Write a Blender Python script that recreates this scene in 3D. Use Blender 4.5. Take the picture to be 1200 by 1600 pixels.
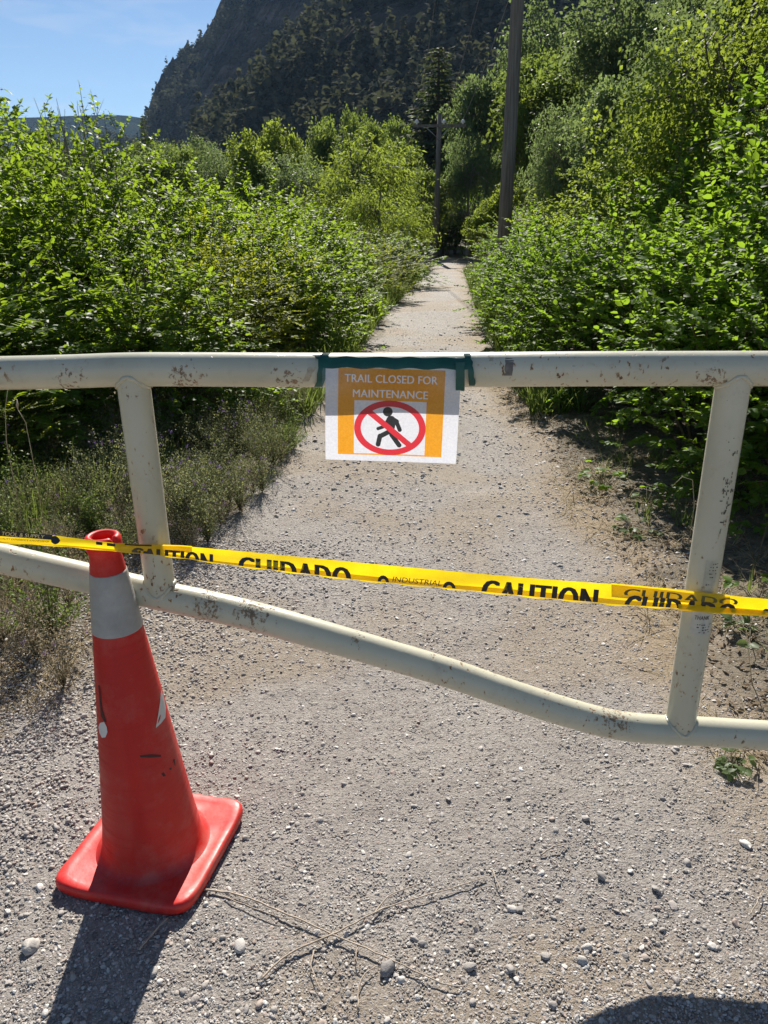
import bpy, bmesh, math, random
import numpy as np
from mathutils import Vector, Matrix, noise as mnoise
R = math.radians
random.seed(7)
sc = bpy.context.scene
for o in list(bpy.data.objects): bpy.data.objects.remove(o)
COL = sc.collection

# ------------------------------------------------------------------ camera, sky, sun, exposure
CAM_H, PITCH, ROLL, FPX = 1.55, R(21.3), R(-0.45), 1202.0
cd = bpy.data.cameras.new('camera'); cam = bpy.data.objects.new('camera', cd); COL.objects.link(cam)
cd.sensor_fit = 'VERTICAL'; cd.sensor_height = 36; cd.sensor_width = 27; cd.lens = 36*FPX/1600
cd.clip_start = 0.05; cd.clip_end = 12000
CM = Matrix.Translation((0, 0, CAM_H)) @ Matrix.Rotation(math.pi/2-PITCH, 4, 'X') @ Matrix.Rotation(ROLL, 4, 'Z')
cam.matrix_world = CM; sc.camera = cam

SUN_EL, SUN_AZ = R(37.5), R(0.5)          # azimuth from +Y towards +X
w = bpy.data.worlds.new('World'); sc.world = w; w.use_nodes = True
wn, wl = w.node_tree.nodes, w.node_tree.links
bg = wn['Background']; sky = wn.new('ShaderNodeTexSky'); sky.sky_type = 'NISHITA'; sky.sun_disc = False
sky.sun_elevation = SUN_EL; sky.sun_rotation = SUN_AZ; sky.altitude = 1800; sky.air_density = 1.0; sky.dust_density = 0.0; sky.ozone_density = 3.2
bg.inputs['Strength'].default_value = 0.052
# thin wispy cirrus streaks, low cover
tc = wn.new('ShaderNodeTexCoord'); mp = wn.new('ShaderNodeMapping'); mp.inputs['Scale'].default_value = (5, 5, 26)
nz = wn.new('ShaderNodeTexNoise'); nz.inputs['Scale'].default_value = 1.6; nz.inputs['Detail'].default_value = 6; nz.inputs['Distortion'].default_value = 0.6
rp = wn.new('ShaderNodeMapRange'); rp.inputs[1].default_value = 0.56; rp.inputs[2].default_value = 0.80; rp.inputs[4].default_value = 0.35
mx = wn.new('ShaderNodeMixRGB'); mx.inputs[2].default_value = (7.5, 8.0, 8.6, 1)
wl.new(tc.outputs['Generated'], mp.inputs[0]); wl.new(mp.outputs[0], nz.inputs['Vector']); wl.new(nz.outputs[0], rp.inputs[0])
wl.new(rp.outputs[0], mx.inputs[0]); wl.new(sky.outputs[0], mx.inputs[1]); wl.new(mx.outputs[0], bg.inputs['Color'])
sd = bpy.data.lights.new('sun', 'SUN'); sd.energy = 5.0; sd.angle = R(0.53); sd.color = (1, 0.95, 0.87)
sun = bpy.data.objects.new('sun', sd); COL.objects.link(sun)
SDIR = Vector((math.sin(SUN_AZ)*math.cos(SUN_EL), math.cos(SUN_AZ)*math.cos(SUN_EL), math.sin(SUN_EL)))
sun.rotation_euler = SDIR.to_track_quat('Z', 'Y').to_euler(); sun.location = (0, 0, 30)
sc.view_settings.view_transform = 'Standard'; sc.view_settings.look = 'None'; sc.view_settings.gamma = 1
sc.view_settings.use_curve_mapping = False; sc.view_settings.exposure = 0.96
sc.render.engine = 'CYCLES'
sc.cycles.max_bounces = 8; sc.cycles.transmission_bounces = 6; sc.cycles.diffuse_bounces = 4; sc.cycles.volume_bounces = 1

# ------------------------------------------------------------------ measuring helpers (photo pixel -> world ray)
def ray(px, py):
    return (CM.to_3x3() @ Vector(((px-600)/FPX, -(py-800)/FPX, -1)))
def at(px, py, Y):
    d = ray(px, py); return Vector((0, 0, CAM_H)) + d*(Y/d.y)
def gat(px, py, dy=0.0):
    """point on the gate's own plane y = 1.598 - 0.05 x (+dy)"""
    d = ray(px, py); t = (1.598+dy)/(d.y+.05*d.x); return Vector((0, 0, CAM_H))+d*t
def sstep(a, b, x):
    t = np.clip((x-a)/(b-a), 0, 1); return t*t*(3-2*t)
def gbase(x, y):
    x = np.asarray(x, float); y = np.asarray(y, float)
    z = -0.75*sstep(7, 42, y)
    q = x-(5.0+0.03*np.clip(y, 0, 200))
    rise = 0.74*(np.sqrt(np.maximum(q, 0)**2+9)-3)*sstep(4, 22, y)
    return z+np.minimum(rise, 90)
def gp(px, py, h=0.0):
    d = ray(px, py); y = 3.0
    for _ in range(30):
        z = float(gbase(d.x/d.y*y, y))+h
        if d.z >= -1e-4: break
        y = (z-CAM_H)/d.z*d.y
    return Vector((d.x/d.y*y, y, z))

# ------------------------------------------------------------------ numpy noise
def vnoise(x, y, seed=0):
    xi = np.floor(x).astype(np.int64); yi = np.floor(y).astype(np.int64)
    fx = x-xi; fy = y-yi; fx = fx*fx*(3-2*fx); fy = fy*fy*(3-2*fy)
    def h(a, b):
        n = (a*374761393+b*668265263+seed*974634777) & 0x7fffffff
        n = ((n ^ (n >> 13))*1274126177) & 0x7fffffff
        return ((n ^ (n >> 16)) & 0xffff)/65535.0
    return (h(xi, yi)*(1-fx)+h(xi+1, yi)*fx)*(1-fy)+(h(xi, yi+1)*(1-fx)+h(xi+1, yi+1)*fx)*fy
def fbm(x, y, oct=4, seed=0):
    s = 0; a = 0.5
    for k in range(oct): s = s+a*vnoise(x*2**k, y*2**k, seed+k); a *= 0.5
    return s

# ------------------------------------------------------------------ object helpers
def tagset(o, label=None, cat=None, group=None, kind=None):
    if label: o['label'] = label
    if cat: o['category'] = cat
    if group: o['group'] = group
    if kind: o['kind'] = kind
    return o
def empty(name, loc=(0, 0, 0), rz=0):
    o = bpy.data.objects.new(name, None); COL.objects.link(o); o.location = loc; o.rotation_euler = (0, 0, rz); o.empty_display_size = 0.1; return o
def tri_mesh(name, V, F, mat=None, smooth=False, attrs=None, mats=None, fmat=None):
    V = np.asarray(V, np.float32); F = np.asarray(F, np.int32); k = F.shape[1]
    me = bpy.data.meshes.new(name); me.vertices.add(len(V)); me.vertices.foreach_set('co', V.ravel())
    me.loops.add(F.size); me.loops.foreach_set('vertex_index', F.ravel())
    me.polygons.add(len(F)); me.polygons.foreach_set('loop_start', np.arange(0, F.size, k, dtype=np.int32))
    me.polygons.foreach_set('loop_total', np.full(len(F), k, np.int32))
    me.polygons.foreach_set('use_smooth', np.full(len(F), smooth, bool))
    if mats:
        for m in mats: me.materials.append(m)
        me.polygons.foreach_set('material_index', np.asarray(fmat, np.int32))
    elif mat: me.materials.append(mat)
    for an, av in (attrs or {}).items():
        a = me.attributes.new(an, 'FLOAT', 'POINT'); a.data.foreach_set('value', np.asarray(av, np.float32))
    me.update(); me.validate(); return me
def put(name, me, parent=None):
    o = bpy.data.objects.new(name, me); COL.objects.link(o)
    if parent: o.parent = parent
    return o
def copy_tree(o, parent=None):
    c = o.copy(); COL.objects.link(c)
    if parent: c.parent = parent
    for ch in list(o.children): copy_tree(ch, c)
    return c
class Geo:
    """collects triangles / quads (all as quads-or-tris lists) into one mesh"""
    def __init__(s): s.V = []; s.F = []; s.n = 0; s.M = []
    def add(s, V, F, m=0):
        V = np.asarray(V, float).reshape(-1, 3); s.V.append(V)
        for f in F: s.F.append([i+s.n for i in f]); s.M.append(m)
        s.n += len(V); return s
    def tube(s, pts, rad, k=10, cap=True, m=0):
        P = [Vector(p) for p in pts]; n = len(P)
        if not hasattr(rad, '__len__'): rad = [rad]*n
        V = []; up = Vector((0, 0, 1)); prev = None
        for i in range(n):
            t = (P[min(i+1, n-1)]-P[max(i-1, 0)]).normalized()
            if prev is None:
                a = up if abs(t.z) < .9 else Vector((1, 0, 0)); u = t.cross(a).normalized()
            else: u = (prev-t*prev.dot(t)).normalized()
            prev = u; v = t.cross(u)
            for j in range(k):
                an = 2*math.pi*j/k; V.append(P[i]+(u*math.cos(an)+v*math.sin(an))*rad[i])
        F = [[i*k+j, i*k+(j+1) % k, (i+1)*k+(j+1) % k, (i+1)*k+j] for i in range(n-1) for j in range(k)]
        if cap: F += [list(range(k))[::-1], [(n-1)*k+j for j in range(k)]]
        return s.add([tuple(v) for v in V], F, m)
    def grid(s, G, m=0, closed=False):
        G = np.asarray(G, float); a, b = G.shape[:2]
        F = [[i*b+j, i*b+(j+1) % b, (i+1)*b+(j+1) % b, (i+1)*b+j] for i in range(a-1) for j in range(b if closed else b-1)]
        return s.add(G.reshape(-1, 3), F, m)
    def box(s, c, d, m=0, rot=None):
        c = Vector(c); V = []
        for x in (-.5, .5):
            for y in (-.5, .5):
                for z in (-.5, .5):
                    v = Vector((x*d[0], y*d[1], z*d[2]))
                    if rot: v = rot @ v
                    V.append(tuple(c+v))
        return s.add(V, [[0, 1, 3, 2], [4, 6, 7, 5], [0, 4, 5, 1], [2, 3, 7, 6], [0, 2, 6, 4], [1, 5, 7, 3]], m)
    def mesh(s, name, mats, smooth=True):
        me = bpy.data.meshes.new(name); me.from_pydata(np.concatenate(s.V).tolist(), [], s.F)
        if not isinstance(mats, (list, tuple)): mats = [mats]
        for m in mats: me.materials.append(m)
        me.polygons.foreach_set('material_index', s.M)
        me.polygons.foreach_set('use_smooth', [smooth]*len(s.F)); me.update(); return me
def stamp(TV, TF, P, A, B, C, sa, sb, sc_):
    """stamp template (verts in a,b,c axes) at frames; returns V,F"""
    TV = np.asarray(TV, float); TF = np.asarray(TF, int); n = len(P); k = len(TV)
    V = P[:, None, :] + TV[None, :, 0, None]*(A*sa[:, None])[:, None, :] + TV[None, :, 1, None]*(B*sb[:, None])[:, None, :] + TV[None, :, 2, None]*(C*sc_[:, None])[:, None, :]
    F = TF[None]+(np.arange(n)*k)[:, None, None]
    return V.reshape(-1, 3), F.reshape(-1, TF.shape[1])
def nrm(a): return a/np.maximum(np.linalg.norm(a, axis=-1, keepdims=True), 1e-9)

# ------------------------------------------------------------------ materials
def mat(name):
    m = bpy.data.materials.new(name); m.use_nodes = True; n = m.node_tree.nodes; l = m.node_tree.links
    for x in list(n):
        if x.type != 'OUTPUT_MATERIAL': n.remove(x)
    return m, n, l, [x for x in n if x.type == 'OUTPUT_MATERIAL'][0]
def N(n, t, **kw):
    x = n.new('ShaderNode'+t)
    for k, v in kw.items():
        if k.startswith('i_'): x.inputs[k[2:].replace('_', ' ')].default_value = v
        else: setattr(x, k, v)
    return x
def ramp(n, stops):
    r = n.new('ShaderNodeValToRGB'); e = r.color_ramp.elements
    while len(e) > 1: e.remove(e[0])
    e[0].position = stops[0][0]; e[0].color = (*stops[0][1], 1)
    for p, c in stops[1:]: q = e.new(p); q.color = (*c, 1)
    return r
def mixc(n, l, fac, a, b, mode='MIX'):
    x = n.new('ShaderNodeMixRGB'); x.blend_type = mode
    for i, v in ((0, fac), (1, a), (2, b)):
        if hasattr(v, 'is_linked') or hasattr(v, 'links'): l.new(v, x.inputs[i])
        elif i == 0: x.inputs[0].default_value = v
        else: x.inputs[i].default_value = (*v, 1)
    return x.outputs[0]
def mth(n, l, op, a, b=None, c=None):
    x = n.new('ShaderNodeMath'); x.operation = op
    for i, v in enumerate((a, b, c)):
        if v is None: continue
        if hasattr(v, 'links'): l.new(v, x.inputs[i])
        else: x.inputs[i].default_value = v
    return x.outputs[0]
def rng(n, l, v, a, b, c=0.0, d=1.0):
    x = n.new('ShaderNodeMapRange'); l.new(v, x.inputs[0])
    for i, q in enumerate((a, b, c, d)): x.inputs[i+1].default_value = q
    return x.outputs[0]
def noi(n, l, scale, detail=3, vec=None, rough=.5):
    x = N(n, 'TexNoise', i_Scale=scale, i_Detail=detail, i_Roughness=rough)
    if vec is not None: l.new(vec, x.inputs['Vector'])
    return x.outputs[0]
def bump(n, l, h, dist, strength=1.0, nin=None):
    x = N(n, 'Bump', i_Strength=strength, i_Distance=dist); l.new(h, x.inputs['Height'])
    if nin is not None: l.new(nin, x.inputs['Normal'])
    return x.outputs[0]
def simple(name, col, rough=.6, var=0.15, vscale=8, metal=0, bumpd=0, bscale=40, spec=.5):
    m, n, l, o = mat(name); b = N(n, 'BsdfPrincipled', i_Roughness=rough, i_Metallic=metal)
    b.inputs['Specular IOR Level'].default_value = spec
    tcn = N(n, 'TexCoord').outputs['Object']; f = noi(n, l, vscale, 5, tcn)
    c = mixc(n, l, rng(n, l, f, .3, .7), tuple(x*(1-var) for x in col), tuple(min(1, x*(1+var)) for x in col)); l.new(c, b.inputs['Base Color'])
    if bumpd: l.new(bump(n, l, noi(n, l, bscale, 5, tcn), bumpd), b.inputs['Normal'])
    l.new(b.outputs[0], o.inputs[0]); return m

def leafmat(name, dark, light, trans=None, tw=.45, gloss=.08, rough=.32, hue=.0, objvar=.35):
    """thin leaf: diffuse + translucent + weak gloss; colour varies per leaf (tint) and per plant"""
    m, n, l, o = mat(name)
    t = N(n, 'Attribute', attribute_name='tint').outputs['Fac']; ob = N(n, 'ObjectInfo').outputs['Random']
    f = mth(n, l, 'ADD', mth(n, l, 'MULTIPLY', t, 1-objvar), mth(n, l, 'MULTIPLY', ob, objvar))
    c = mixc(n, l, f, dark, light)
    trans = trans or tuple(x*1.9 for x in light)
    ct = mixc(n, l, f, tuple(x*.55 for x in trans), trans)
    d = N(n, 'BsdfDiffuse'); l.new(c, d.inputs[0]); tr = N(n, 'BsdfTranslucent'); l.new(ct, tr.inputs[0])
    g = N(n, 'BsdfGlossy', i_Roughness=rough); g.inputs[0].default_value = (1, 1, 1, 1)
    a = N(n, 'MixShader'); a.inputs[0].default_value = tw; l.new(d.outputs[0], a.inputs[1]); l.new(tr.outputs[0], a.inputs[2])
    fr = N(n, 'LayerWeight', i_Blend=.5).outputs['Facing']; fc = mth(n, l, 'MULTIPLY_ADD', mth(n, l, 'POWER', fr, 4.0), gloss*.45, gloss*.16)
    b = N(n, 'MixShader'); l.new(fc, b.inputs[0]); l.new(a.outputs[0], b.inputs[1]); l.new(g.outputs[0], b.inputs[2])
    l.new(b.outputs[0], o.inputs[0]); return m
LM = dict(
 left=leafmat('dogwood_leaf', (.030, .062, .011), (.088, .148, .02), (.42, .60, .035), .46, .07, .42),
 lefty=leafmat('yellowish_leaf', (.045, .078, .010), (.115, .155, .018), (.54, .60, .03), .48, .05, .45),
 right=leafmat('maple_leaf', (.030, .066, .012), (.082, .15, .022), (.39, .60, .04), .48, .06, .45),
 tree=leafmat('tree_leaf', (.032, .06, .016), (.085, .125, .032), (.38, .50, .08), .38, .05, .4),
 grey=leafmat('greygreen_leaf', (.045, .07, .030), (.105, .145, .06), (.36, .48, .14), .35, .06, .4),
 bright=leafmat('brightgreen_leaf', (.045, .08, .016), (.105, .155, .028), (.48, .60, .07), .42, .04, .4),
 conifer=leafmat('conifer_needle', (.045, .068, .028), (.095, .125, .055), (.32, .40, .13), .2, .03, .5),
 maple=leafmat('sunlit_maple_leaf', (.042, .074, .013), (.108, .155, .024), (.46, .58, .06), .48, .05, .45),
 weed=leafmat('weed_leaf', (.075, .10, .04), (.17, .20, .085), (.50, .52, .20), .35, .04, .4),
 grass=leafmat('grass_blade', (.06, .11, .02), (.14, .19, .05), (.28, .36, .07), .4, .05, .35),
 dry=leafmat('dry_straw', (.22, .17, .10), (.46, .38, .24), (.5, .4, .22), .25, .03, .45),
 litter=leafmat('leaf_litter', (.10, .07, .045), (.26, .20, .13), (.2, .15, .08), .15, .02, .5),
 flower=leafmat('purple_petal', (.16, .08, .30), (.28, .17, .42), (.4, .25, .6), .35, .02, .5),
)
bark = simple('bark', (.11, .09, .07), .9, .4, 12, bumpd=.01, bscale=30)
twigm = simple('green_brown_twig', (.10, .085, .04), .7, .3, 20)
palebark = simple('pale_bark', (.24, .21, .17), .85, .3, 9)

# ground / gravel
def groundmat():
    m, n, l, o = mat('gravel_and_soil'); P = N(n, 'NewGeometry').outputs['Position']
    b = N(n, 'BsdfPrincipled', i_Roughness=.92); b.inputs['Specular IOR Level'].default_value = .25
    big = noi(n, l, 1.3, 4, P); med = noi(n, l, 14, 5, P, .6); fine = noi(n, l, 220, 4, P, .7)
    vo = N(n, 'TexVoronoi', i_Scale=95.0, i_Randomness=1.0); l.new(P, vo.inputs['Vector'])
    vo2 = N(n, 'TexVoronoi', i_Scale=38.0); l.new(P, vo2.inputs['Vector'])
    base = mixc(n, l, rng(n, l, big, .35, .65), (.33, .29, .255), (.40, .36, .32))
    base = mixc(n, l, rng(n, l, med, .35, .7, 0, .5), base, (.46, .425, .38))
    hs = N(n, 'SeparateColor'); l.new(vo.outputs['Color'], hs.inputs[0])
    st = ramp(n, [(0, (.15, .135, .13)), (.3, (.26, .235, .22)), (.6, (.36, .33, .31)), (.85, (.50, .47, .44)), (1, (.34, .24, .19))]); l.new(hs.outputs[0], st.inputs[0])
    inst = rng(n, l, vo.outputs['Distance'], .30, .42, 1, 0)
    inst = mth(n, l, 'MULTIPLY', inst, rng(n, l, hs.outputs[1], .35, .5))
    c = mixc(n, l, mth(n, l, 'MULTIPLY', inst, .8), base, st.outputs[0])
    h2 = N(n, 'SeparateColor'); l.new(vo2.outputs['Color'], h2.inputs[0])
    in2 = mth(n, l, 'MULTIPLY', rng(n, l, vo2.outputs['Distance'], .25, .36, 1, 0), rng(n, l, h2.outputs[1], .72, .76))
    st2 = ramp(n, [(0, (.2, .185, .18)), (.5, (.36, .34, .32)), (1, (.5, .46, .42))]); l.new(h2.outputs[0], st2.inputs[0])
    c = mixc(n, l, mth(n, l, 'MULTIPLY', in2, .8), c, st2.outputs[0]); far = noi(n, l, 45, 3, P, .8); c = mixc(n, l, rng(n, l, far, .55, .66, 0, .5), c, (.55, .52, .47)); c = mixc(n, l, rng(n, l, far, .44, .36, 0, .45), c, (.16, .145, .13))
    c = mixc(n, l, rng(n, l, fine, .40, .66, 0, .62), c, (.17, .15, .13))
    pm = N(n, 'Attribute', attribute_name='path').outputs['Fac']
    soil = mixc(n, l, rng(n, l, med, .35, .7), (.10, .08, .055), (.24, .20, .145))
    soil = mixc(n, l, rng(n, l, fine, .45, .8, 0, .6), soil, (.34, .29, .21))
    red = N(n, 'Attribute', attribute_name='red').outputs['Fac']
    c = mixc(n, l, mth(n, l, 'MULTIPLY', red, .75), c, (.30, .215, .12))
    c = mixc(n, l, pm, soil, c); l.new(c, b.inputs['Base Color'])
    hh = mth(n, l, 'ADD', mth(n, l, 'MULTIPLY', inst, .6), mth(n, l, 'MULTIPLY', fine, 1.0))
    hh = mth(n, l, 'ADD', hh, mth(n, l, 'MULTIPLY', in2, 1.2))
    hh = mth(n, l, 'ADD', hh, mth(n, l, 'MULTIPLY', noi(n, l, 75, 4, P, .7), 1.3)); l.new(bump(n, l, hh, .0065, 1.0), b.inputs['Normal']); l.new(b.outputs[0], o.inputs[0]); return m
GM = groundmat()
def stonemat():
    m, n, l, o = mat('gravel_stone'); b = N(n, 'BsdfPrincipled', i_Roughness=.75)
    t = N(n, 'Attribute', attribute_name='tint').outputs['Fac']
    r = ramp(n, [(0, (.17, .16, .155)), (.2, (.29, .265, .245)), (.5, (.38, .345, .31)), (.62, (.35, .26, .21)), (.7, (.42, .385, .345)), (.9, (.54, .51, .47)), (1, (.64, .61, .57))]); l.new(t, r.inputs[0])
    f = noi(n, l, 300, 4, N(n, 'TexCoord').outputs['Object']); c = mixc(n, l, rng(n, l, f, .35, .7, 0, .35), r.outputs[0], (.22, .2, .18)); l.new(c, b.inputs['Base Color'])
    l.new(bump(n, l, f, .001), b.inputs['Normal']); l.new(b.outputs[0], o.inputs[0]); return m
SM = stonemat()

# ------------------------------------------------------------------ ground sheet (split into path and verge, one height field)
LE = [gp(*p) for p in [(-250, 1420), (-60, 1190), (110, 1010), (250, 900), (385, 800), (425, 720), (490, 650), (560, 555), (605, 490), (640, 455), (684, 409)]]
RE = [gp(*p) for p in [(1500, 1560), (1250, 1230), (1180, 1120), (1090, 990), (1000, 860), (920, 760), (850, 680), (803, 610), (768, 540), (742, 480), (731, 440), (722, 409)]]
ly = np.array([p.y for p in LE]); lx = np.array([p.x for p in LE]); ry = np.array([p.y for p in RE]); rx = np.array([p.x for p in RE])
def xl(y): return np.where(y > ly[-1], lx[-1], np.interp(y, ly, lx))-np.clip(1.0-y, 0, 9)*2.0
def xr(y): return np.where(y > ry[-1], rx[-1], np.interp(y, ry, rx))+np.clip(1.0-y, 0, 9)*2.0
def axis(segs):
    out = [segs[0][0]]
    for a, b, st in segs:
        k = max(1, int(round((b-a)/st))); out += list(np.linspace(a, b, k+1)[1:])
    return np.array(out)
neg = -np.geomspace(4, 1600, 60)[::-1]; pos = np.geomspace(4, 1600, 60)
ax = np.concatenate([neg[:-1], axis([(-4, -1.9, .05), (-1.9, 1.9, .016), (1.9, 4, .05)]), pos[1:]])
ay = np.concatenate([-np.geomspace(1, 300, 20)[::-1][:-1], axis([(-1, .8, .06), (.8, 3.2, .014), (3.2, 6, .03), (6, 14, .08), (14, 50, .5)]), np.geomspace(50, 2600, 70)[1:]])
X, Y = np.meshgrid(ax, ay)
def pathmask(X, Y):
    e = 0.16*(fbm(X*3, Y*3, 4, 5)-.47)*np.clip(Y*.5, 1, 2)
    m = np.minimum(X-xl(Y)+e*2.2, xr(Y)-X+e*2.2)
    return np.clip(m/.12+.5, 0, 1)*(Y < 44)
def gz(x, y):
    x = np.asarray(x, float); y = np.asarray(y, float)
    near = np.clip(1-(np.abs(y)-12)/20, 0, 1)
    z = gbase(x, y)+near*(.05*(fbm(x*.9, y*.9, 3, 2)-.45)+.016*(fbm(x*6, y*6, 3, 9)-.45))
    pm = pathmask(x, y)
    return z+(1-pm)*near*.04*(fbm(x*4, y*4, 3, 21))+(np.maximum(np.hypot(x, y)-60, 0)*.02)*(fbm(x*.03, y*.03, 3, 4)-.45)
PM = pathmask(X, Y)
nearm = np.clip(1-(np.abs(Y)-2)/4, 0, 1)*np.clip(1-(np.abs(X)-2.2)/1, 0, 1)
Z = gz(X, Y)+nearm*(.007*(fbm(X*38, Y*38, 3, 14)-.45))
V = np.stack([X, Y, Z], -1).reshape(-1, 3); a, b = X.shape
I = np.arange(a*b).reshape(a, b); F = np.stack([I[:-1, :-1], I[:-1, 1:], I[1:, 1:], I[1:, :-1]], -1).reshape(-1, 4)
RED = (sstep(.42, .6, fbm(X*1.2+3, Y*1.2, 3, 31))*.5+sstep(.5, .0, xr(Y)-X)*.7).clip(0, 1)
fm = PM.reshape(-1)[F].mean(1) > .5
for nm, sel, kd in (('gravel_path', fm, 0), ('ground', ~fm, 1)):
    Fs = F[sel]; u, inv = np.unique(Fs, return_inverse=True)
    me = tri_mesh(nm, V[u], inv.reshape(Fs.shape), GM, True, {'path': PM.reshape(-1)[u], 'red': RED.reshape(-1)[u]})
    tagset(put(nm, me), kind='structure')

# ------------------------------------------------------------------ gravel stones
ph = (1+5**.5)/2
ICO = nrm(np.array([(-1, ph, 0), (1, ph, 0), (-1, -ph, 0), (1, -ph, 0), (0, -1, ph), (0, 1, ph), (0, -1, -ph), (0, 1, -ph), (ph, 0, -1), (ph, 0, 1), (-ph, 0, -1), (-ph, 0, 1)], float))
ICF = [(0, 11, 5), (0, 5, 1), (0, 1, 7), (0, 7, 10), (0, 10, 11), (1, 5, 9), (5, 11, 4), (11, 10, 2), (10, 7, 6), (7, 1, 8), (3, 9, 4), (3, 4, 2), (3, 2, 6), (3, 6, 8), (3, 8, 9), (4, 9, 5), (2, 4, 11), (6, 2, 10), (8, 6, 7), (9, 8, 1)]
def subdiv(V, F):
    V = [tuple(v) for v in V]; c = {}; out = []
    def mid(i, j):
        k = (min(i, j), max(i, j))
        if k not in c:
            p = np.array(V[i])+np.array(V[j]); p = p/np.linalg.norm(p); V.append(tuple(p)); c[k] = len(V)-1
        return c[k]
    for a_, b_, d_ in F:
        x, y, z = mid(a_, b_), mid(b_, d_), mid(d_, a_); out += [(a_, x, z), (x, b_, y), (z, y, d_), (x, y, z)]
    return np.array(V), out
IC2, ICF2 = subdiv(ICO, ICF)
def frames(rs, n, flat=.35):
    C = nrm(np.stack([rs.normal(0, flat, n), rs.normal(0, flat, n), np.ones(n)], -1)); th = rs.uniform(0, 6.283, n)
    A = nrm(np.cross(C, np.stack([np.cos(th), np.sin(th), 0*th], -1))); return A, np.cross(C, A), C
def stones(rs, x, y, r, T, TF, sink=.35):
    n = len(x); A, B, C = frames(rs, n); z = gz(x, y)
    P = np.stack([x, y, z+r*(.55-sink)*.9], -1)
    V, F = stamp(T, TF, P, A, B, C, r*rs.uniform(.85, 1.45, n), r*rs.uniform(.7, 1.0, n), r*rs.uniform(.32, .65, n))
    k = len(T); V = V+(rs.normal(0, .09, V.shape)*np.repeat(r, k)[:, None]); return V, F, np.repeat(rs.uniform(0, 1, n), k)
rs = np.random.RandomState(11)
def sample_path(n, y0, y1, pw, spread=.25):
    u = rs.uniform(0, 1, n); y = (y0**(1-pw)+u*(y1**(1-pw)-y0**(1-pw)))**(1/(1-pw))
    hw = np.minimum(.62*y+.35, 99); x = rs.uniform(-hw, hw)
    ok = (x > xl(y)-spread) & (x < xr(y)+spread); dens = fbm(x*2.2, y*2.2, 3, 40); ok &= rs.uniform(.2, .55, n) < dens+.08
    return x[ok], y[ok]
x, y = sample_path(120000, .85, 14, 1.9); n = len(x); r = np.clip(rs.lognormal(math.log(.0023), .42, n), .0014, .007)*np.clip(y/1.8, 1, 4)
V, F, t = stones(rs, x, y, r, ICO, ICF, .45)
tagset(put('gravel', tri_mesh('gravel', V, F, SM, False, {'tint': t})), 'fine grey gravel strewn over the whole path', kind='stuff')
x, y = sample_path(2700, .9, 6, 1.6); n = len(x); r = np.clip(rs.lognormal(math.log(.0052), .33, n), .0035, .0105)
V, F, t = stones(rs, x, y, r, IC2, ICF2, .42)
tagset(put('coarse_gravel', tri_mesh('coarse_gravel', V, F, SM, True, {'tint': t})), 'coarser rounded gravel stones lying on the path', kind='stuff')
# rounded gravel along the left verge
n = 13000; y = rs.uniform(1.5, 3.6, n); x = xl(y)+rs.normal(.1, .3, n); r = np.clip(rs.lognormal(math.log(.0042), .38, n), .002, .010)
V, F, t = stones(rs, x, y, r, ICO, ICF, .2)
tagset(put('verge_gravel', tri_mesh('verge_gravel', V, F, SM, True, {'tint': t*.75+.15})), 'loose pale gravel along the left edge of the path', kind='stuff')
pebbles = [(47, 1475, 18, .72, 'pale flat stone half buried left of the cone shadow'), (605, 1515, 15, .12, 'blue grey angular stone at the end of the crossed dry stems'),
 (797, 1513, 9, .45, 'grey pebble to the right of the crossed dry stems'), (910, 1503, 10, .75, 'tan oval pebble left of the rail shadow'), (1025, 1390, 11, .2, 'dark grey pebble at the right among small stones'),
 (733, 1508, 11, .3, 'elongated grey pebble near the tip of the dry stem'), (812, 1422, 8, .1, 'small dark pebble above the grey pair'), (800, 1420, 8, .85, 'pale pebble touching a dark one'),
 (321, 1409, 6, .9, 'white pebble just right of the cone base corner'), (302, 1441, 5, .85, 'small white pebble on the edge of the cone shadow'), (11, 1419, 6, .95, 'white round pebble at the left edge of the photo'),
 (330, 1178, 5, .7, 'small pale pebble right of the cone body'), (375, 1476, 12, .8, 'chalky white flat stone below the dry stems'), (915, 1282, 9, .5, 'oval pebble on open gravel right of centre'),
 (1165, 1318, 10, .9, 'pale flat pebble near the right edge'), (940, 1370, 10, .15, 'dark rounded pebble in the stone cluster'), (875, 1605, 8, .4, 'pebble inside the rail shadow'), (1150, 1440, 8, .6, 'reddish pebble right of the stone cluster'),
 (962, 1280, 6, .2, 'small dark pebble beside the oval one'), (700, 1250, 6, .25, 'lone dark pebble on smooth gravel'), (540, 1297, 5, .15, 'tiny black pebble in the middle of the gravel'), (852, 1495, 8, .35, 'flat grey pebble left of the tan one')]
for px, py, rp_, tn, lb in pebbles:
    p = gp(px, py); rr = .72*rp_*(Vector((0, 0, CAM_H))-p).length/FPX; r_ = np.array([rr])
    V, F, t = stones(rs, np.array([p.x]), np.array([p.y]), r_, IC2, ICF2, .2); c = V.mean(0)
    o = put('pebble', tri_mesh('pebble', V-c, F, SM, True, {'tint': t*0+tn})); o.location = c
    tagset(o, lb, 'stone')

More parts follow.
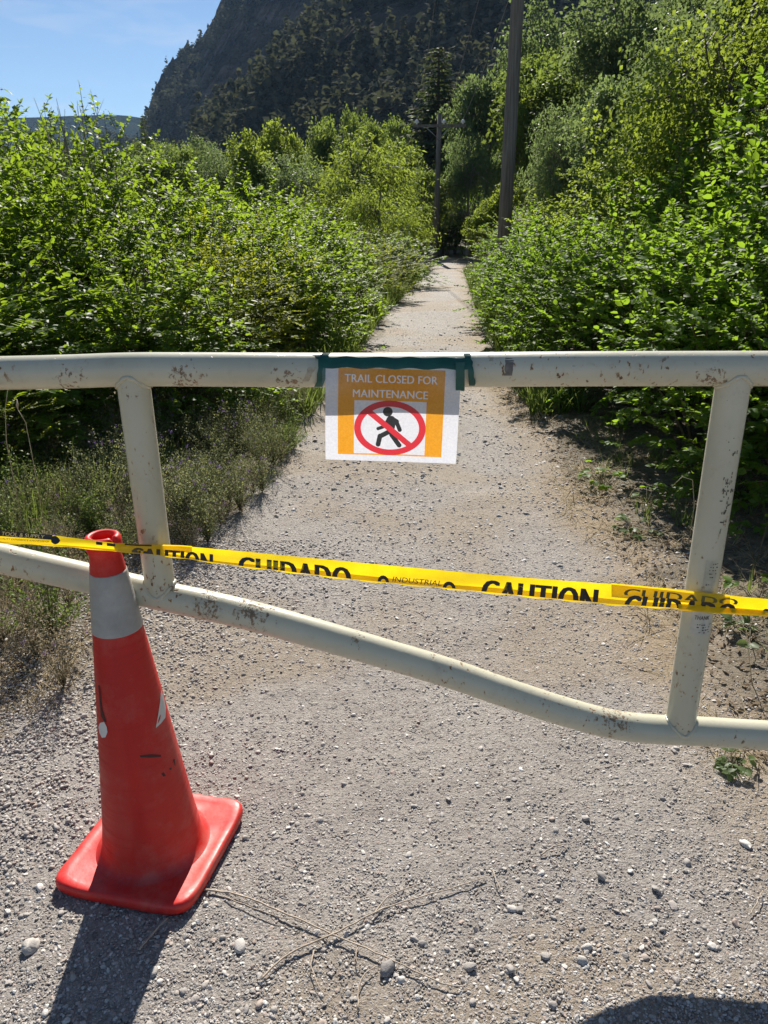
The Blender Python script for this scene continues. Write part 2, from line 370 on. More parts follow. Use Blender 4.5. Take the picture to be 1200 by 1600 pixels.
# ------------------------------------------------------------------ foliage builders
LEAF8 = [(0, 0, 0), (.28, .42, .10), (.68, .40, .02), (1, 0, -.12), (.68, -.40, .02), (.28, -.42, .10), (.30, 0, 0), (.68, 0, -.05)]
LF8 = [(0, 6, 1), (1, 6, 7), (1, 7, 2), (2, 7, 3), (0, 5, 6), (5, 7, 6), (5, 4, 7), (4, 3, 7)]
LEAF4 = [(0, 0, 0), (.42, .5, .1), (1, 0, -.1), (.42, -.5, .1)]; LF4 = [(0, 3, 1), (1, 3, 2)]
BL = [(0, .5, 0), (0, -.5, 0), (.5, .4, 0), (.5, -.4, 0), (.85, .22, -.06), (.85, -.22, -.06), (1, 0, -.14)]; BLF = [(0, 1, 3), (0, 3, 2), (2, 3, 5), (2, 5, 4), (4, 5, 6)]
class Leaves:
    def __init__(s, T, F): s.T, s.TF = T, F; s.P = []; s.D = []; s.Nn = []; s.L = []; s.W = []; s.t = []
    def add(s, P, D, Nn, L, W, t): s.P.append(P); s.D.append(D); s.Nn.append(Nn); s.L.append(L); s.W.append(W); s.t.append(t)
    def arrays(s):
        P, D, Nn, L, W, t = [np.concatenate(q) for q in (s.P, s.D, s.Nn, s.L, s.W, s.t)]
        D = nrm(D); B = nrm(np.cross(Nn, D)); C = np.cross(D, B); return P, D, B, C, L, W, t
    def mesh(s, name, m, smooth=True):
        P, D, B, C, L, W, t = s.arrays(); V, F = stamp(s.T, s.TF, P, D, B, C, L, W, L)
        return tri_mesh(name, V, F, m, smooth, {'tint': np.repeat(t, len(s.T))})
def leaf_objs_mesh(m):
    return tri_mesh('leaf', np.array(LEAF8)*[1, 1, 1], LF8, m, True, {'tint': np.full(8, .8)})
def shrub(seed, h, r, ntw, lpt, L, W, m, name, det=True, nleafobj=0, compound=False, shoots=8):
    rs = np.random.RandomState(seed); root = empty(name); g = Geo(); lv = Leaves(LEAF8 if det else LEAF4, LF8 if det else LF4)
    stems = []
    for k in range(16):
        an = rs.uniform(0, 6.283); q = math.sqrt(rs.uniform(0, 1)); b = np.array([math.cos(an), math.sin(an), 0])
        p0 = b*q*.22*r; top = b*q*r*.85; top[2] = h*(.97-.45*q*q)*rs.uniform(.8, 1)
        mid = (p0+top)/2; mid[:2] *= .7; mid[2] *= 1.15
        ts = np.linspace(0, 1, 7)[:, None]; C = (1-ts)**2*p0+2*ts*(1-ts)*mid+ts**2*top; stems.append(C)
        g.tube(C, list(np.linspace(.016, .004, 7)*h/2.2), 5, False)
    # crown lumps
    lumps = [(rs.normal(0, 1, 3)) for _ in range(9)]
    cand = []
    n = ntw; an = rs.uniform(0, 6.283, n); q = rs.uniform(0, 1, n)**.42; zz = rs.uniform(-.6, 1, n)
    for i in range(n):
        v = np.array([math.cos(an[i])*math.sqrt(1-zz[i]**2 if zz[i] > 0 else 1-.25*zz[i]**2), math.sin(an[i])*math.sqrt(1-zz[i]**2 if zz[i] > 0 else 1-.25*zz[i]**2), zz[i]])
        lump = 1+.16*math.sin(3*an[i]+lumps[0][0]*3+2*zz[i])+.10*math.sin(7*an[i]+lumps[1][0]*5-4*zz[i])
        e = v*np.array([r, r, h*.56 if zz[i] > 0 else h*.75])*q[i]*lump; e[2] += h*.42
        if e[2] < .04*h: e[2] = rs.uniform(.04, .3)*h
        out = nrm(v*np.array([1, 1, .8])+np.array([0, 0, .35])+rs.normal(0, .35, 3)); cand.append((e, out, q[i]))
    def twig(e, out, ln, nl, tn, sc=1.0):
        st = e-out*ln; ts = np.linspace(.12, 1, nl); sag = np.array([0, 0, -.12*ln])
        P = st+out*ln*ts[:, None]+sag*(ts**2)[:, None]
        side = nrm(np.cross(out, [0, 0, 1.0])+rs.normal(0, .1, 3)); sg = np.where(np.arange(nl) % 2 == 0, 1, -1)[:, None]
        D = nrm(out*.55+side*sg*.9+rs.normal(0, .28, (nl, 3))+[0, 0, -.05]); D[-1] = out
        Nn = nrm(np.array([0, 0, 1.0])+rs.normal(0, .42, (nl, 3))+out*.3)
        s_ = rs.uniform(.65, 1.15, nl)*sc*np.linspace(1.05, .7, nl)
        lv.add(P, D, Nn, L*s_, W*s_, np.clip(tn+rs.normal(0, .16, nl), 0, 1)); g.tube([st, st+out*ln*.5+sag*.25, e+sag], [.0035, .0025, .0012], 3, False)
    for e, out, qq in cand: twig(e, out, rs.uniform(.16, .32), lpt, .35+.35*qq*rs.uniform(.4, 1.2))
    for k in range(shoots):   # upright leaders above the crown
        a_ = rs.uniform(0, 6.283); q_ = rs.uniform(0, .75); b = np.array([math.cos(a_)*r*q_, math.sin(a_)*r*q_, h*(.93-.25*q_)]); ln = rs.uniform(.2, .5)
        out = nrm(np.array([rs.normal(0, .12), rs.normal(0, .12), 1])); nl = int(ln/.035); ts = np.linspace(0, 1, nl)
        P = b+out*ln*ts[:, None]; az = np.arange(nl)*2.4; D = nrm(np.stack([np.cos(az), np.sin(az), .5+0*az], -1)); Nn = nrm(np.array([0, 0, 1.])+rs.normal(0, .25, (nl, 3)))
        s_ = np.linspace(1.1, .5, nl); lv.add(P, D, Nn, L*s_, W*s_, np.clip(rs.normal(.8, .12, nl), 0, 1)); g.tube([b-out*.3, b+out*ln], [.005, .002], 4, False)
    put('stems', g.mesh('stems', twigm), root)['kind'] = 'stuff'
    f = put('foliage', lv.mesh('foliage', m), root); f['kind'] = 'stuff'
    if nleafobj:
        P, D, B, C, Ls, Ws, t = lv.arrays(); lm = leaf_objs_mesh(m)
        n = len(P); idx = np.where((P[:, 2] > .35*h) & (np.hypot(P[:, 0], P[:, 1]) > .6*r))[0]; idx = rs.permutation(idx)[:nleafobj]
        for i in idx:
            o = put('leaf', lm, root); M = Matrix(((D[i][0], B[i][0], C[i][0]), (D[i][1], B[i][1], C[i][1]), (D[i][2], B[i][2], C[i][2]))).to_4x4()
            M = M @ Matrix.Diagonal((Ls[i]*1.1, Ws[i]*1.1, Ls[i]*1.1, 1)); M.translation = P[i]*1.03; o.matrix_local = M
    root['_h'] = h; root['_w'] = 2*r; return root
def tree(seed, h, r, m, name='broadleaf_tree', ncl=110, per=110, L=.16, base=.25, bk=None, droop=0, flat=1.0, W=.7, sig=.062):
    rs = np.random.RandomState(seed); root = empty(name); g = Geo(); lv = Leaves(LEAF4, LF4); bk = bk or bark
    cz = h*(base+(1-base)*.5); rz = h*(1-base)*.5
    trunk = [np.array([0, 0, -.4]), np.array([rs.normal(0, .1), rs.normal(0, .1), h*.3]), np.array([rs.normal(0, .25), rs.normal(0, .25), h*.62]), np.array([rs.normal(0, .3), rs.normal(0, .3), h*.9])]
    g.tube(trunk, [h*.022, h*.018, h*.011, h*.003], 8, False)
    nl = 9; lob = [nrm(rs.normal(0, 1, 3)+[0, 0, .25])*rs.uniform(.35, .8) for _ in range(nl)]; lr = [rs.uniform(.32, .52) for _ in range(nl)]
    cl = []
    while len(cl) < ncl:
        k = rs.randint(nl); v = nrm(rs.normal(0, 1, 3)); q = rs.uniform(.55, 1)
        p = lob[k]+v*lr[k]*q
        if np.linalg.norm(p) > 1.08: continue
        cl.append(p*np.array([r, r, rz])+[0, 0, cz])
    for i, c in enumerate(cl):
        if i % 3 == 0:
            s = trunk[1] if c[2] < h*.55 else trunk[2]; s = s+(trunk[2]-trunk[1])*rs.uniform(-.2, .2)
            md = (s+c)/2+rs.normal(0, .12*r, 3)+[0, 0, .05*h]; g.tube([s, md, c], [h*.008, h*.005, h*.0015], 4, False)
        n = int(per*rs.uniform(.6, 1.3)); P = c+rs.normal(0, 1, (n, 3))*np.array([r*sig*1.5, r*sig*1.5, rz*sig*1.3])
        out = nrm(P-np.array([0, 0, cz])); D = nrm(rs.normal(0, .8, (n, 3))+out*.6+[0, 0, -.25-droop]); Nn = nrm(rs.normal(0, .6, (n, 3))+[0, 0, .9*flat])
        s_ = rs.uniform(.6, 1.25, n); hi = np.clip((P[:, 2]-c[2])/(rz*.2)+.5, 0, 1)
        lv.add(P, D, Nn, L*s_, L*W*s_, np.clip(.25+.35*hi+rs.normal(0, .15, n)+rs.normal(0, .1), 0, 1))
    put('trunk', g.mesh('trunk', bk), root); put('crown', lv.mesh('crown', m), root)
    root['_h'] = h; root['_w'] = 2*r; return root
def conifer(seed, h, r, name='conifer_tree', bare=.12):
    rs = np.random.RandomState(seed); root = empty(name); g = Geo(); lv = Leaves(LEAF4, LF4)
    g.tube([(0, 0, -.5), (0, 0, h*.5), (0, 0, h)], [h*.018, h*.011, .02], 7, False)
    z = h*bare
    while z < h*.985:
        f = (z/h-bare)/(1-bare); ln = r*(1-f)**.6*rs.uniform(.6, 1.2)*min(1, .55+f*2.2)+.05; a0 = rs.uniform(0, 6.28)
        for k in range(6):
            a_ = a0+k*1.047+rs.normal(0, .25); l_ = ln*rs.uniform(.65, 1.1); d = np.array([math.cos(a_), math.sin(a_), -.12]); side = np.array([-d[1], d[0], 0])
            g.tube([np.array([0, 0, z]), np.array([0, 0, z])+d*l_], [.03, .008], 3, False)
            n = max(9, int(l_*19)); ts = rs.uniform(.1, 1, n)
            P = np.array([0, 0, z])+d*l_*ts[:, None]+np.array([0, 0, -.10*l_])*(ts**2)[:, None]
            sg = rs.choice([-1, 1], n)[:, None]; D = nrm(d*.7+side*sg*rs.uniform(.2, 1, (n, 1))+rs.normal(0, .2, (n, 3))+[0, 0, -.15]); Nn = nrm(rs.normal(0, .35, (n, 3))+[0, 0, 1])
            s_ = (rs.uniform(.25, .48, n)*(1.15-.5*ts))*min(1, .35+l_*.6); lv.add(P, D, Nn, s_, s_*.45, np.clip(rs.normal(.45, .22, n), 0, 1))
        z += h*.021*rs.uniform(.8, 1.3)
    put('trunk', g.mesh('trunk', bark), root); put('crown', lv.mesh('crown', LM['conifer']), root)
    root['_h'] = h; root['_w'] = 2*r; return root
def kids_clean(o):
    for k in ('_h', '_w'):
        if k in o: del o[k]
USED = {}
def inst(key, protos):
    """first use moves the prototype itself, later ones are copies"""
    p = protos[key]
    if key not in USED: USED[key] = [p, p['_h'], p['_w']]; return p, p['_h'], p['_w']
    q = USED[key]; return copy_tree(q[0]), q[1], q[2]
def set_plant(o, x, y, sx, sz, rz, label, cat, group, dz=0):
    o.location = (x, y, float(gz(x, y))+dz); o.scale = (sx, sx, sz); o.rotation_euler = (0, 0, rz); tagset(o, label, cat, group); kids_clean(o)

# ------------------------------------------------------------------ mountains and sky-line
def rockmat(name, c1, c2, veg, vegamt):
    m, n, l, o = mat(name); P = N(n, 'NewGeometry').outputs['Position']; b = N(n, 'BsdfPrincipled', i_Roughness=.95); b.inputs['Specular IOR Level'].default_value = .0
    f = noi(n, l, .05, 8, P, .62); f2 = noi(n, l, .012, 5, P)
    mp_ = N(n, 'Mapping'); mp_.inputs['Scale'].default_value = (.02, .02, .12); l.new(P, mp_.inputs[0]); st = noi(n, l, 1.0, 7, mp_.outputs[0], .65)
    c = mixc(n, l, rng(n, l, st, .38, .62), c1, c2); c = mixc(n, l, rng(n, l, f, .46, .56, 0, vegamt), c, veg)
    c = mixc(n, l, rng(n, l, f2, .35, .65, 0, .4), c, tuple(x*.55 for x in c1)); l.new(c, b.inputs[0])
    l.new(bump(n, l, mth(n, l, 'ADD', f, st), 9.0, 1.0), b.inputs['Normal']); l.new(b.outputs[0], o.inputs[0]); return m
def ridge(name, sky_px, Dtop, Dfoot, nu, nv, m, amp, seed, back=120, cols=None):
    """slope surface from skyline crest down to its foot, then down the back"""
    xs = np.array([p[0] for p in sky_px], float); ys = np.array([p[1] for p in sky_px], float)
    u = np.linspace(xs[0], xs[-1], nu); yy = np.interp(u, xs, ys)+(0 if Dtop > 1000 else 1)*(18*(fbm(u*.035, u*0+seed, 3, seed)-.45)+16*(fbm(u*.13, u*0+seed, 3, seed+5)-.45))
    G = np.zeros((nv+12, nu, 3))
    for i in range(nu):
        T = at(u[i], yy[i], Dtop); d = Vector((T.x, T.y)).normalized(); k = Dfoot/Dtop
        foot = Vector((T.x*k, T.y*k, -3))
        for j in range(nv):
            t = j/(nv-1); s = t**.8
            G[j, i] = (foot.x+(T.x-foot.x)*t, foot.y+(T.y-foot.y)*t, foot.z+(T.z-foot.z)*s)
        for j in range(12):
            t = (j+1)/12; G[nv+j, i] = (T.x+d.x*back*t, T.y+d.y*back*t, T.z*(1-t)**1.3-3*t)
    sc_ = amp; W_ = np.zeros(G.shape)
    for j in range(G.shape[0]):
        fade = min(1, j/6)*(1 if j < nv-1 else .4)
        tt = j/nv
        for i in range(nu):
            p = Vector(G[j, i])
            q = mnoise.hetero_terrain(p*(.0085*60/amp if amp > 30 else .018), 1.0, 2.1, 6, .4, noise_basis='BLENDER')-.8
            st = mnoise.fractal(Vector((p.x*.02, p.y*.02, p.z*.006)), 1, 2.1, 5)
            near = fade*(.25 if j == nv-1 else 1)
            r2 = mnoise.fractal(p*.09, .8, 2.2, 4)*(.22 if amp > 50 else .10)*amp*min(1, j/6)*(1 if j <= nv else .3)
            W_[j, i] = (st*amp*.12*near+r2*.8, -q*amp*.30*near-r2, (st*.35+q*.12)*amp*.28*near+r2*(.8 if amp > 25 else .1))
    G = G+W_
    g = Geo(); g.grid(G); me = g.mesh(name, m, False); o = put(name, me); tagset(o, kind='structure'); return G[:nv]
RK1 = rockmat('shaded_cliff_rock', (.02, .019, .023), (.24, .20, .18), (.020, .028, .018), .45)
RK2 = rockmat('scrubby_slope', (.04, .036, .032), (.16, .135, .11), (.03, .038, .02), .65)
RK3 = rockmat('distant_forest_slope', (.02, .03, .018), (.035, .045, .025), (.018, .028, .015), .8)
G1 = ridge('mountain_cliff', [(150, 230), (222, 215), (230, 172), (236, 148), (250, 120), (262, 98), (284, 78), (310, 60), (326, 48), (336, 22), (348, -4), (372, -60), (430, -140), (520, -210), (650, -260), (900, -300)], 620, 430, 240, 110, RK1, 62, 3)
G2 = ridge('mountain_slope', [(270, 240), (320, 205), (360, 178), (400, 150), (430, 118), (452, 90), (478, 60), (500, 44), (530, 10), (560, -25), (640, -70), (760, -120), (900, -170), (1100, -220), (1500, -260), (2300, -260)], 330, 170, 170, 80, RK2, 30, 8)
G3 = ridge('distant_hills', [(-900, 130), (-500, 160), (-200, 170), (0, 185), (60, 183), (118, 181), (165, 179), (205, 181), (240, 188), (330, 190), (500, 190)], 1500, 1150, 80, 24, RK3, 24, 5, 200)
# far scrub and conifers on the slopes: one mass each
def slope_trees(G, n, size, nm, lb, rsd, m, tall=1.6, jr=(0, 1), ir=(0, 1)):
    rs = np.random.RandomState(rsd); a_, b_ = G.shape[:2]
    jj = rs.uniform(jr[0]*a_, jr[1]*(a_-1), n).astype(int).clip(0, a_-2); ii = rs.uniform(ir[0]*b_, ir[1]*(b_-1), n).astype(int).clip(0, b_-2)
    f1 = rs.uniform(0, 1, (n, 1)); f2 = rs.uniform(0, 1, (n, 1)); P = G[jj, ii]*(1-f1)*(1-f2)+G[jj+1, ii]*f1*(1-f2)+G[jj, ii+1]*(1-f1)*f2+G[jj+1, ii+1]*f1*f2
    keep = fbm(P[:, 0]*.03, P[:, 2]*.04+P[:, 1]*.01, 3, 77) > rs.uniform(.3, .52, n); P = P[keep]; n = len(P)
    lv = Leaves(LEAF4, LF4); s = rs.uniform(.6, 1.3, n)*size; K = 34
    con = rs.uniform(0, 1, n) < .45
    h_ = rs.uniform(0, 1, (n, K)); hh = np.where(con[:, None], s[:, None]*2.4, s[:, None]*tall)
    rad = np.where(con[:, None], (1-h_)*.5+.04, np.sqrt(np.clip(1-(2*h_-1)**2, 0, 1))*.75)*s[:, None]*rs.uniform(.5, 1, (n, K)); an = rs.uniform(0, 6.283, (n, K))
    Q = P[:, None, :]+np.stack([np.cos(an)*rad, np.sin(an)*rad, h_*hh-.1*s[:, None]], -1); Q = Q.reshape(-1, 3); M = len(Q)
    D = nrm(rs.normal(0, 1, (M, 3))*[1, 1, .5]); Nn = nrm(rs.normal(0, .6, (M, 3))+[0, -.3, 1]); L = np.repeat(s, K)*.48*rs.uniform(.6, 1.2, M)
    lv.add(Q-D*L[:, None]*.5, D, Nn, L, L*.8, np.repeat(rs.uniform(0, 1, n), K)*.6+rs.uniform(0, .4, M)); o = put(nm, lv.mesh(nm, m)); tagset(o, lb, kind='stuff')
FM = leafmat('far_scrub', (.03, .04, .022), (.13, .125, .085), (.12, .13, .06), .25, .01, .6, objvar=0)
slope_trees(G2, 9000, 4.6, 'slope_scrub', 'dark scrub and conifers scattered over the near mountain slope', 5, FM)
slope_trees(G1, 3200, 4.2, 'cliff_scrub', 'sparse dark trees clinging to the shaded cliff', 6, FM)

# ------------------------------------------------------------------ plants: prototypes
SH = {}
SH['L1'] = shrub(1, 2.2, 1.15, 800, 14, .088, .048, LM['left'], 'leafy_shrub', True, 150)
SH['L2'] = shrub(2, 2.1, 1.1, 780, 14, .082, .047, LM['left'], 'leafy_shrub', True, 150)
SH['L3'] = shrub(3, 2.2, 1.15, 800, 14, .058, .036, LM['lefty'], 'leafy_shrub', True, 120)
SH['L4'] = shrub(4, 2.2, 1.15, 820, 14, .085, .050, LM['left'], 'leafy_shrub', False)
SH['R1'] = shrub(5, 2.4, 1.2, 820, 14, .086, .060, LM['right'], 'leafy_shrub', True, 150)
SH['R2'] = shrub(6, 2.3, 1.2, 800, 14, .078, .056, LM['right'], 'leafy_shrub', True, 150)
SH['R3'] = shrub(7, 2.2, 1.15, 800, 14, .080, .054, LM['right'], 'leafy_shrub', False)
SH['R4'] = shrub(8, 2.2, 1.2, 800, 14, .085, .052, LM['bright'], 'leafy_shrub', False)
TR = {}
TR['T1'] = tree(21, 7, 2.6, LM['tree']); TR['T2'] = tree(22, 7, 2.9, LM['grey'], L=.17); TR['T3'] = tree(23, 7, 2.4, LM['bright'], L=.18)
TR['T4'] = tree(24, 7, 3.0, LM['grey'], L=.16, bk=palebark, ncl=120, per=60, base=.2); TR['T5'] = tree(25, 7, 2.7, LM['tree'], L=.18, base=.08, ncl=120)
TR['W1'] = tree(26, 7, 3.2, LM['bright'], L=.26, W=.28, droop=.7, base=.02, ncl=150, per=85, sig=.10); TR['W2'] = tree(27, 7, 3.0, LM['grey'], L=.25, W=.28, droop=.5, base=.08, ncl=130, per=75, bk=palebark)
TR['C1'] = conifer(31, 9, 2.1); TR['C2'] = conifer(32, 9, 1.8, bare=.3)
TR['N1'] = tree(41, 6.5, 2.7, LM['maple'], L=.095, W=.75, base=.22, ncl=170, per=120, sig=.075)
TR['N2'] = tree(42, 5.5, 2.4, LM['tree'], L=.08, W=.7, base=.1, ncl=150, per=110, sig=.075)

# shrubs lining the path. (px, py) = foot in the photo, then offset sideways, crown height and width in metres
def shrub_at(key, x, y, hgt, wid, rz, label, group):
    o, h0, w0 = inst(key, SH); set_plant(o, x, y, wid/w0, hgt/h0, rz, label, 'shrub', group)
GL, GR = 'shrubs lining the left side of the path', 'shrubs lining the right side of the path'
LS = [('L1', -2.9, 5.1, 1.55, 2.3, 'tall dense leafy shrub at the left edge of the photo, behind the grassy verge'),
 ('L2', -1.75, 5.9, 1.35, 1.9, 'glossy leaved shrub directly above the left gate upright'),
 ('L3', -2.5, 4.5, .75, 1.1, 'low yellow-green shrub in front of the tall left one'),
 ('L1', -3.9, 6.7, 2.5, 2.7, 'broad shrub behind the one at the left edge'),
 ('L4', -2.75, 7.4, 2.2, 2.2, 'shrub with upright leader shoots against the distant hills'),
 ('L3', -1.45, 7.4, 1.5, 1.9, 'yellowish shrub in the second row left of the sign'),
 ('L2', -1.1, 8.8, 1.45, 1.9, 'dark glossy shrub leaning to the path left of the sign'),
 ('L1', -1.15, 10.3, 1.6, 2.2, 'fourth shrub along the left path edge from the gate'),
 ('L4', -2.3, 9.6, 2.0, 2.4, 'rounded shrub in the back row where the path narrows'),
 ('L4', -0.9, 12.6, 1.45, 2.2, 'fifth shrub along the left path edge from the gate'),
 ('L2', -2.0, 12.5, 2.1, 2.6, 'back row shrub below the far willow'),
 ('L3', -0.3, 16.0, 1.3, 2.4, 'sixth shrub along the left path edge, pale green'),
 ('L4', -1.8, 16.0, 2.0, 3.0, 'wide shrub in the back row below the round trees'),
 ('L4', 0.15, 20.5, 1.35, 2.8, 'seventh shrub along the left path edge from the gate'),
 ('L1', -4.7, 8.3, 3.0, 3.0, 'far left shrub showing above the front hedge'),
 ('L4', -4.2, 11.5, 2.9, 3.0, 'back hedge shrub below the cliff foot'),
 ('L4', -6.3, 12.5, 3.5, 3.2, 'back hedge shrub under the blue hills'),
 ('L1', -7.0, 9.8, 3.5, 3.0, 'outermost shrub of the left hedge')]
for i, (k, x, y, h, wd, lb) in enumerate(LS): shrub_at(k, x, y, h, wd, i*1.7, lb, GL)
RS = [('R2', 2.3, 5.05, 1.55, 1.9, 'medium shrub leaning over the straw at the right path edge'), ('R1', 2.35, 3.95, 1.5, 1.6, 'nearest right shrub, just behind the right gate upright'),
 ('R1', 2.95, 4.35, 2.1, 2.3, 'big bright green shrub behind the right gate upright'),
 ('R2', 3.3, 5.7, 2.6, 2.6, 'tall shrub rising behind the bright one at the right edge'),
 ('R1', 2.35, 6.2, 1.75, 2.0, 'shrub just left of the bright one by the right upright'),
 ('R2', 1.95, 7.6, 1.5, 1.8, 'low spreading shrub overhanging the right path edge'),
 ('R3', 3.2, 7.6, 2.4, 2.4, 'second row shrub with dense dark leaves right of the pole'),
 ('R1', 2.1, 9.3, 1.5, 1.9, 'fourth shrub along the right path edge from the gate'),
 ('R4', 3.2, 9.9, 2.2, 2.5, 'pale green shrub in the second row on the right'),
 ('R3', 2.25, 11.4, 1.5, 2.1, 'fifth shrub along the right path edge'),
 ('R4', 3.4, 12.8, 2.3, 2.8, 'bright rounded shrub in front of the near utility pole foot'),
 ('R3', 2.95, 14.2, 1.5, 2.4, 'sixth shrub along the right path edge, below the near pole'),
 ('R3', 3.55, 18.5, 1.9, 2.9, 'seventh shrub on the right, behind the near pole'),
 ('R4', 4.05, 22.5, 2.2, 3.2, 'eighth shrub along the right path edge'),
 ('R1', 4.3, 4.6, 2.6, 2.6, 'shrub cut by the right edge of the photo'),
 ('R2', 4.9, 7.2, 2.9, 3.0, 'high shrub under the overhanging maple'),
 ('R3', 5.0, 10.2, 3.0, 3.4, 'tall back row shrub below the hillside trees'),
 ('R4', 5.4, 14.5, 3.2, 3.8, 'large back row shrub at the foot of the hillside')]
RS += [('R4', 3.3, 45.5, 3.4, 3.6, 'dark thicket bush closing the end of the path on the left'), ('R3', 5.0, 46.5, 3.6, 3.8, 'dark thicket bush closing the end of the path on the right'), ('R4', 1.2, 46, 3.4, 3.8, 'bush behind the foot of the far utility pole')]
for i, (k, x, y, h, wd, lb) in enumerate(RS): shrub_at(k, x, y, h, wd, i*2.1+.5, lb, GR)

# trees placed one by one
def tree_px(key, px, top, Yd, wpx, label, cat='tree', group=None, rz=0):
    o, h0, w0 = inst(key, TR); T = at(px, top, Yd); z0 = float(gz(T.x, T.y)); hh = T.z-z0; dist = T.length
    ww = wpx*dist/FPX; set_plant(o, T.x, T.y, ww/w0, hh/h0, rz, label, cat, group, 0)
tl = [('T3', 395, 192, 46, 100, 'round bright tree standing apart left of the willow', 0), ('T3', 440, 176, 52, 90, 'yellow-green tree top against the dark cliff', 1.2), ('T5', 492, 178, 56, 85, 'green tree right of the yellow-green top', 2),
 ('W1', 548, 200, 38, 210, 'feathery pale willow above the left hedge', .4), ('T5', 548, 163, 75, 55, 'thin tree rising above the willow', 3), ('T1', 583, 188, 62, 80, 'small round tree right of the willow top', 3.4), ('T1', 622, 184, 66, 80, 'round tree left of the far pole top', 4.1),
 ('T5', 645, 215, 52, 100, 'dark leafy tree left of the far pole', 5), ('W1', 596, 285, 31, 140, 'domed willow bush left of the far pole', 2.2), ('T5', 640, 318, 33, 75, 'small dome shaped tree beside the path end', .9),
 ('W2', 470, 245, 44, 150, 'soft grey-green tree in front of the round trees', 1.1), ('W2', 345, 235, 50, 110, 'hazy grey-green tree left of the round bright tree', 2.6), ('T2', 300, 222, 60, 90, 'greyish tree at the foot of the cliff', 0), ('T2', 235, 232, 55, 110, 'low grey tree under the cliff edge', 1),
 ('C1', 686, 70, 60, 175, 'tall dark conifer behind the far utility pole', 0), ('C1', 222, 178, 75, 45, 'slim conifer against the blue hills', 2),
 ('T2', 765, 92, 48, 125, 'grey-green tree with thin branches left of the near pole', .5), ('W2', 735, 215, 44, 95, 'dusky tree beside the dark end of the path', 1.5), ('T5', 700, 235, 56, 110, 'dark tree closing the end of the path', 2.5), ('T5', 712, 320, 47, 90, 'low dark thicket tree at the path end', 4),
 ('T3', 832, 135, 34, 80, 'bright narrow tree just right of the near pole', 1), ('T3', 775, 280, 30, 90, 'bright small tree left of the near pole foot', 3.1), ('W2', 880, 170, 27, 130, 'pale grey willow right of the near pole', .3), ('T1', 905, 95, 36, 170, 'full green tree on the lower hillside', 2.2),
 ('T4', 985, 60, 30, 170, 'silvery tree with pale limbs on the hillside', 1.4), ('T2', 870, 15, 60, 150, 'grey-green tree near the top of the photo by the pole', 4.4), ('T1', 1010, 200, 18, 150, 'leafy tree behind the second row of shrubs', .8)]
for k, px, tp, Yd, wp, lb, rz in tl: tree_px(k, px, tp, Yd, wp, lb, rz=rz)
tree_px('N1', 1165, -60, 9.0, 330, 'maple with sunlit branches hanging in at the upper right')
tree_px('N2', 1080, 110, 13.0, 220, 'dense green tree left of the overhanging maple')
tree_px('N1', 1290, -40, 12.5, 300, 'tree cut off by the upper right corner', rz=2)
# scattered wood on the right hillside and the valley floor
def project(p):
    q = CM.inverted() @ Vector(p); return (600+FPX*q.x/-q.z, 800-FPX*q.y/-q.z)
def wood_lab(base, u, v):
    a_ = 'just right of the near pole' if u < 850 else 'above the right shrubs' if u < 1020 else 'behind the overhanging maple' if u < 1200 else 'beyond the right photo edge'
    b_ = 'low' if v > 170 else 'halfway up' if v > 40 else 'high'
    t = base.split(' in the wood')[0]; return ('%s %s on the hillside %s' % (t, b_, a_), 'tree', '%ss %s on the hillside %s' % (t, b_, a_))
rs = np.random.RandomState(3); pts = []
hl = {'T1': 'green broadleaf tree in the wood covering the right hillside', 'T2': 'grey-green tree in the wood covering the right hillside', 'T4': 'silvery grey tree in the wood covering the right hillside', 'T5': 'dark green low-crowned tree in the wood covering the right hillside', 'C2': 'dark conifer in the wood covering the right hillside', 'W2': 'soft grey willow in the wood covering the right hillside'}
keys = ['T1', 'T2', 'T4', 'T5', 'T2', 'W2', 'T4', 'C2']
tries = 0
while len(pts) < 190 and tries < 12000:
    tries += 1; y = rs.uniform(19, 125); x = rs.uniform(5+.06*y, 8+.75*y)
    z = float(gz(x, y)); u, v = project((x, y, z+5))
    if not (-50 < v+100 and u < 1420): continue
    if any((x-a)**2+(y-b)**2 < (2.4+.022*y)**2 for a, b in pts): continue
    # keep the gap at the end of the path and the pole line free
    if u < 740: continue
    pts.append((x, y)); k = keys[rs.randint(len(keys))]; o, h0, w0 = inst(k, TR); h = rs.uniform(6, 9.5)*(.75 if y < 30 else 1); s = rs.uniform(.8, 1.1)
    set_plant(o, x, y, h*.9*s/h0, h/h0, rs.uniform(0, 6.28), *wood_lab(hl[k], u, v))
vl = {'T1': 'green tree in the wood between the left hedge and the cliff', 'T2': 'grey-green tree in the wood between the left hedge and the cliff', 'T5': 'dark green tree in the wood between the left hedge and the cliff'}
def valley_lab(base, x, y):
    u = project((x, y, 3))[0]; a_ = 'under the blue hills' if u < 230 else 'at the foot of the bare cliff' if u < 350 else 'behind the round bright trees' if u < 520 else 'behind the pale willow'
    b_ = 'near' if y < 85 else 'far'; t = base.split(' in the wood')[0]; return ('%s in the %s valley wood %s' % (t, b_, a_), 'tree', '%ss in the %s valley wood %s' % (t, b_, a_))
pts = []; tries = 0
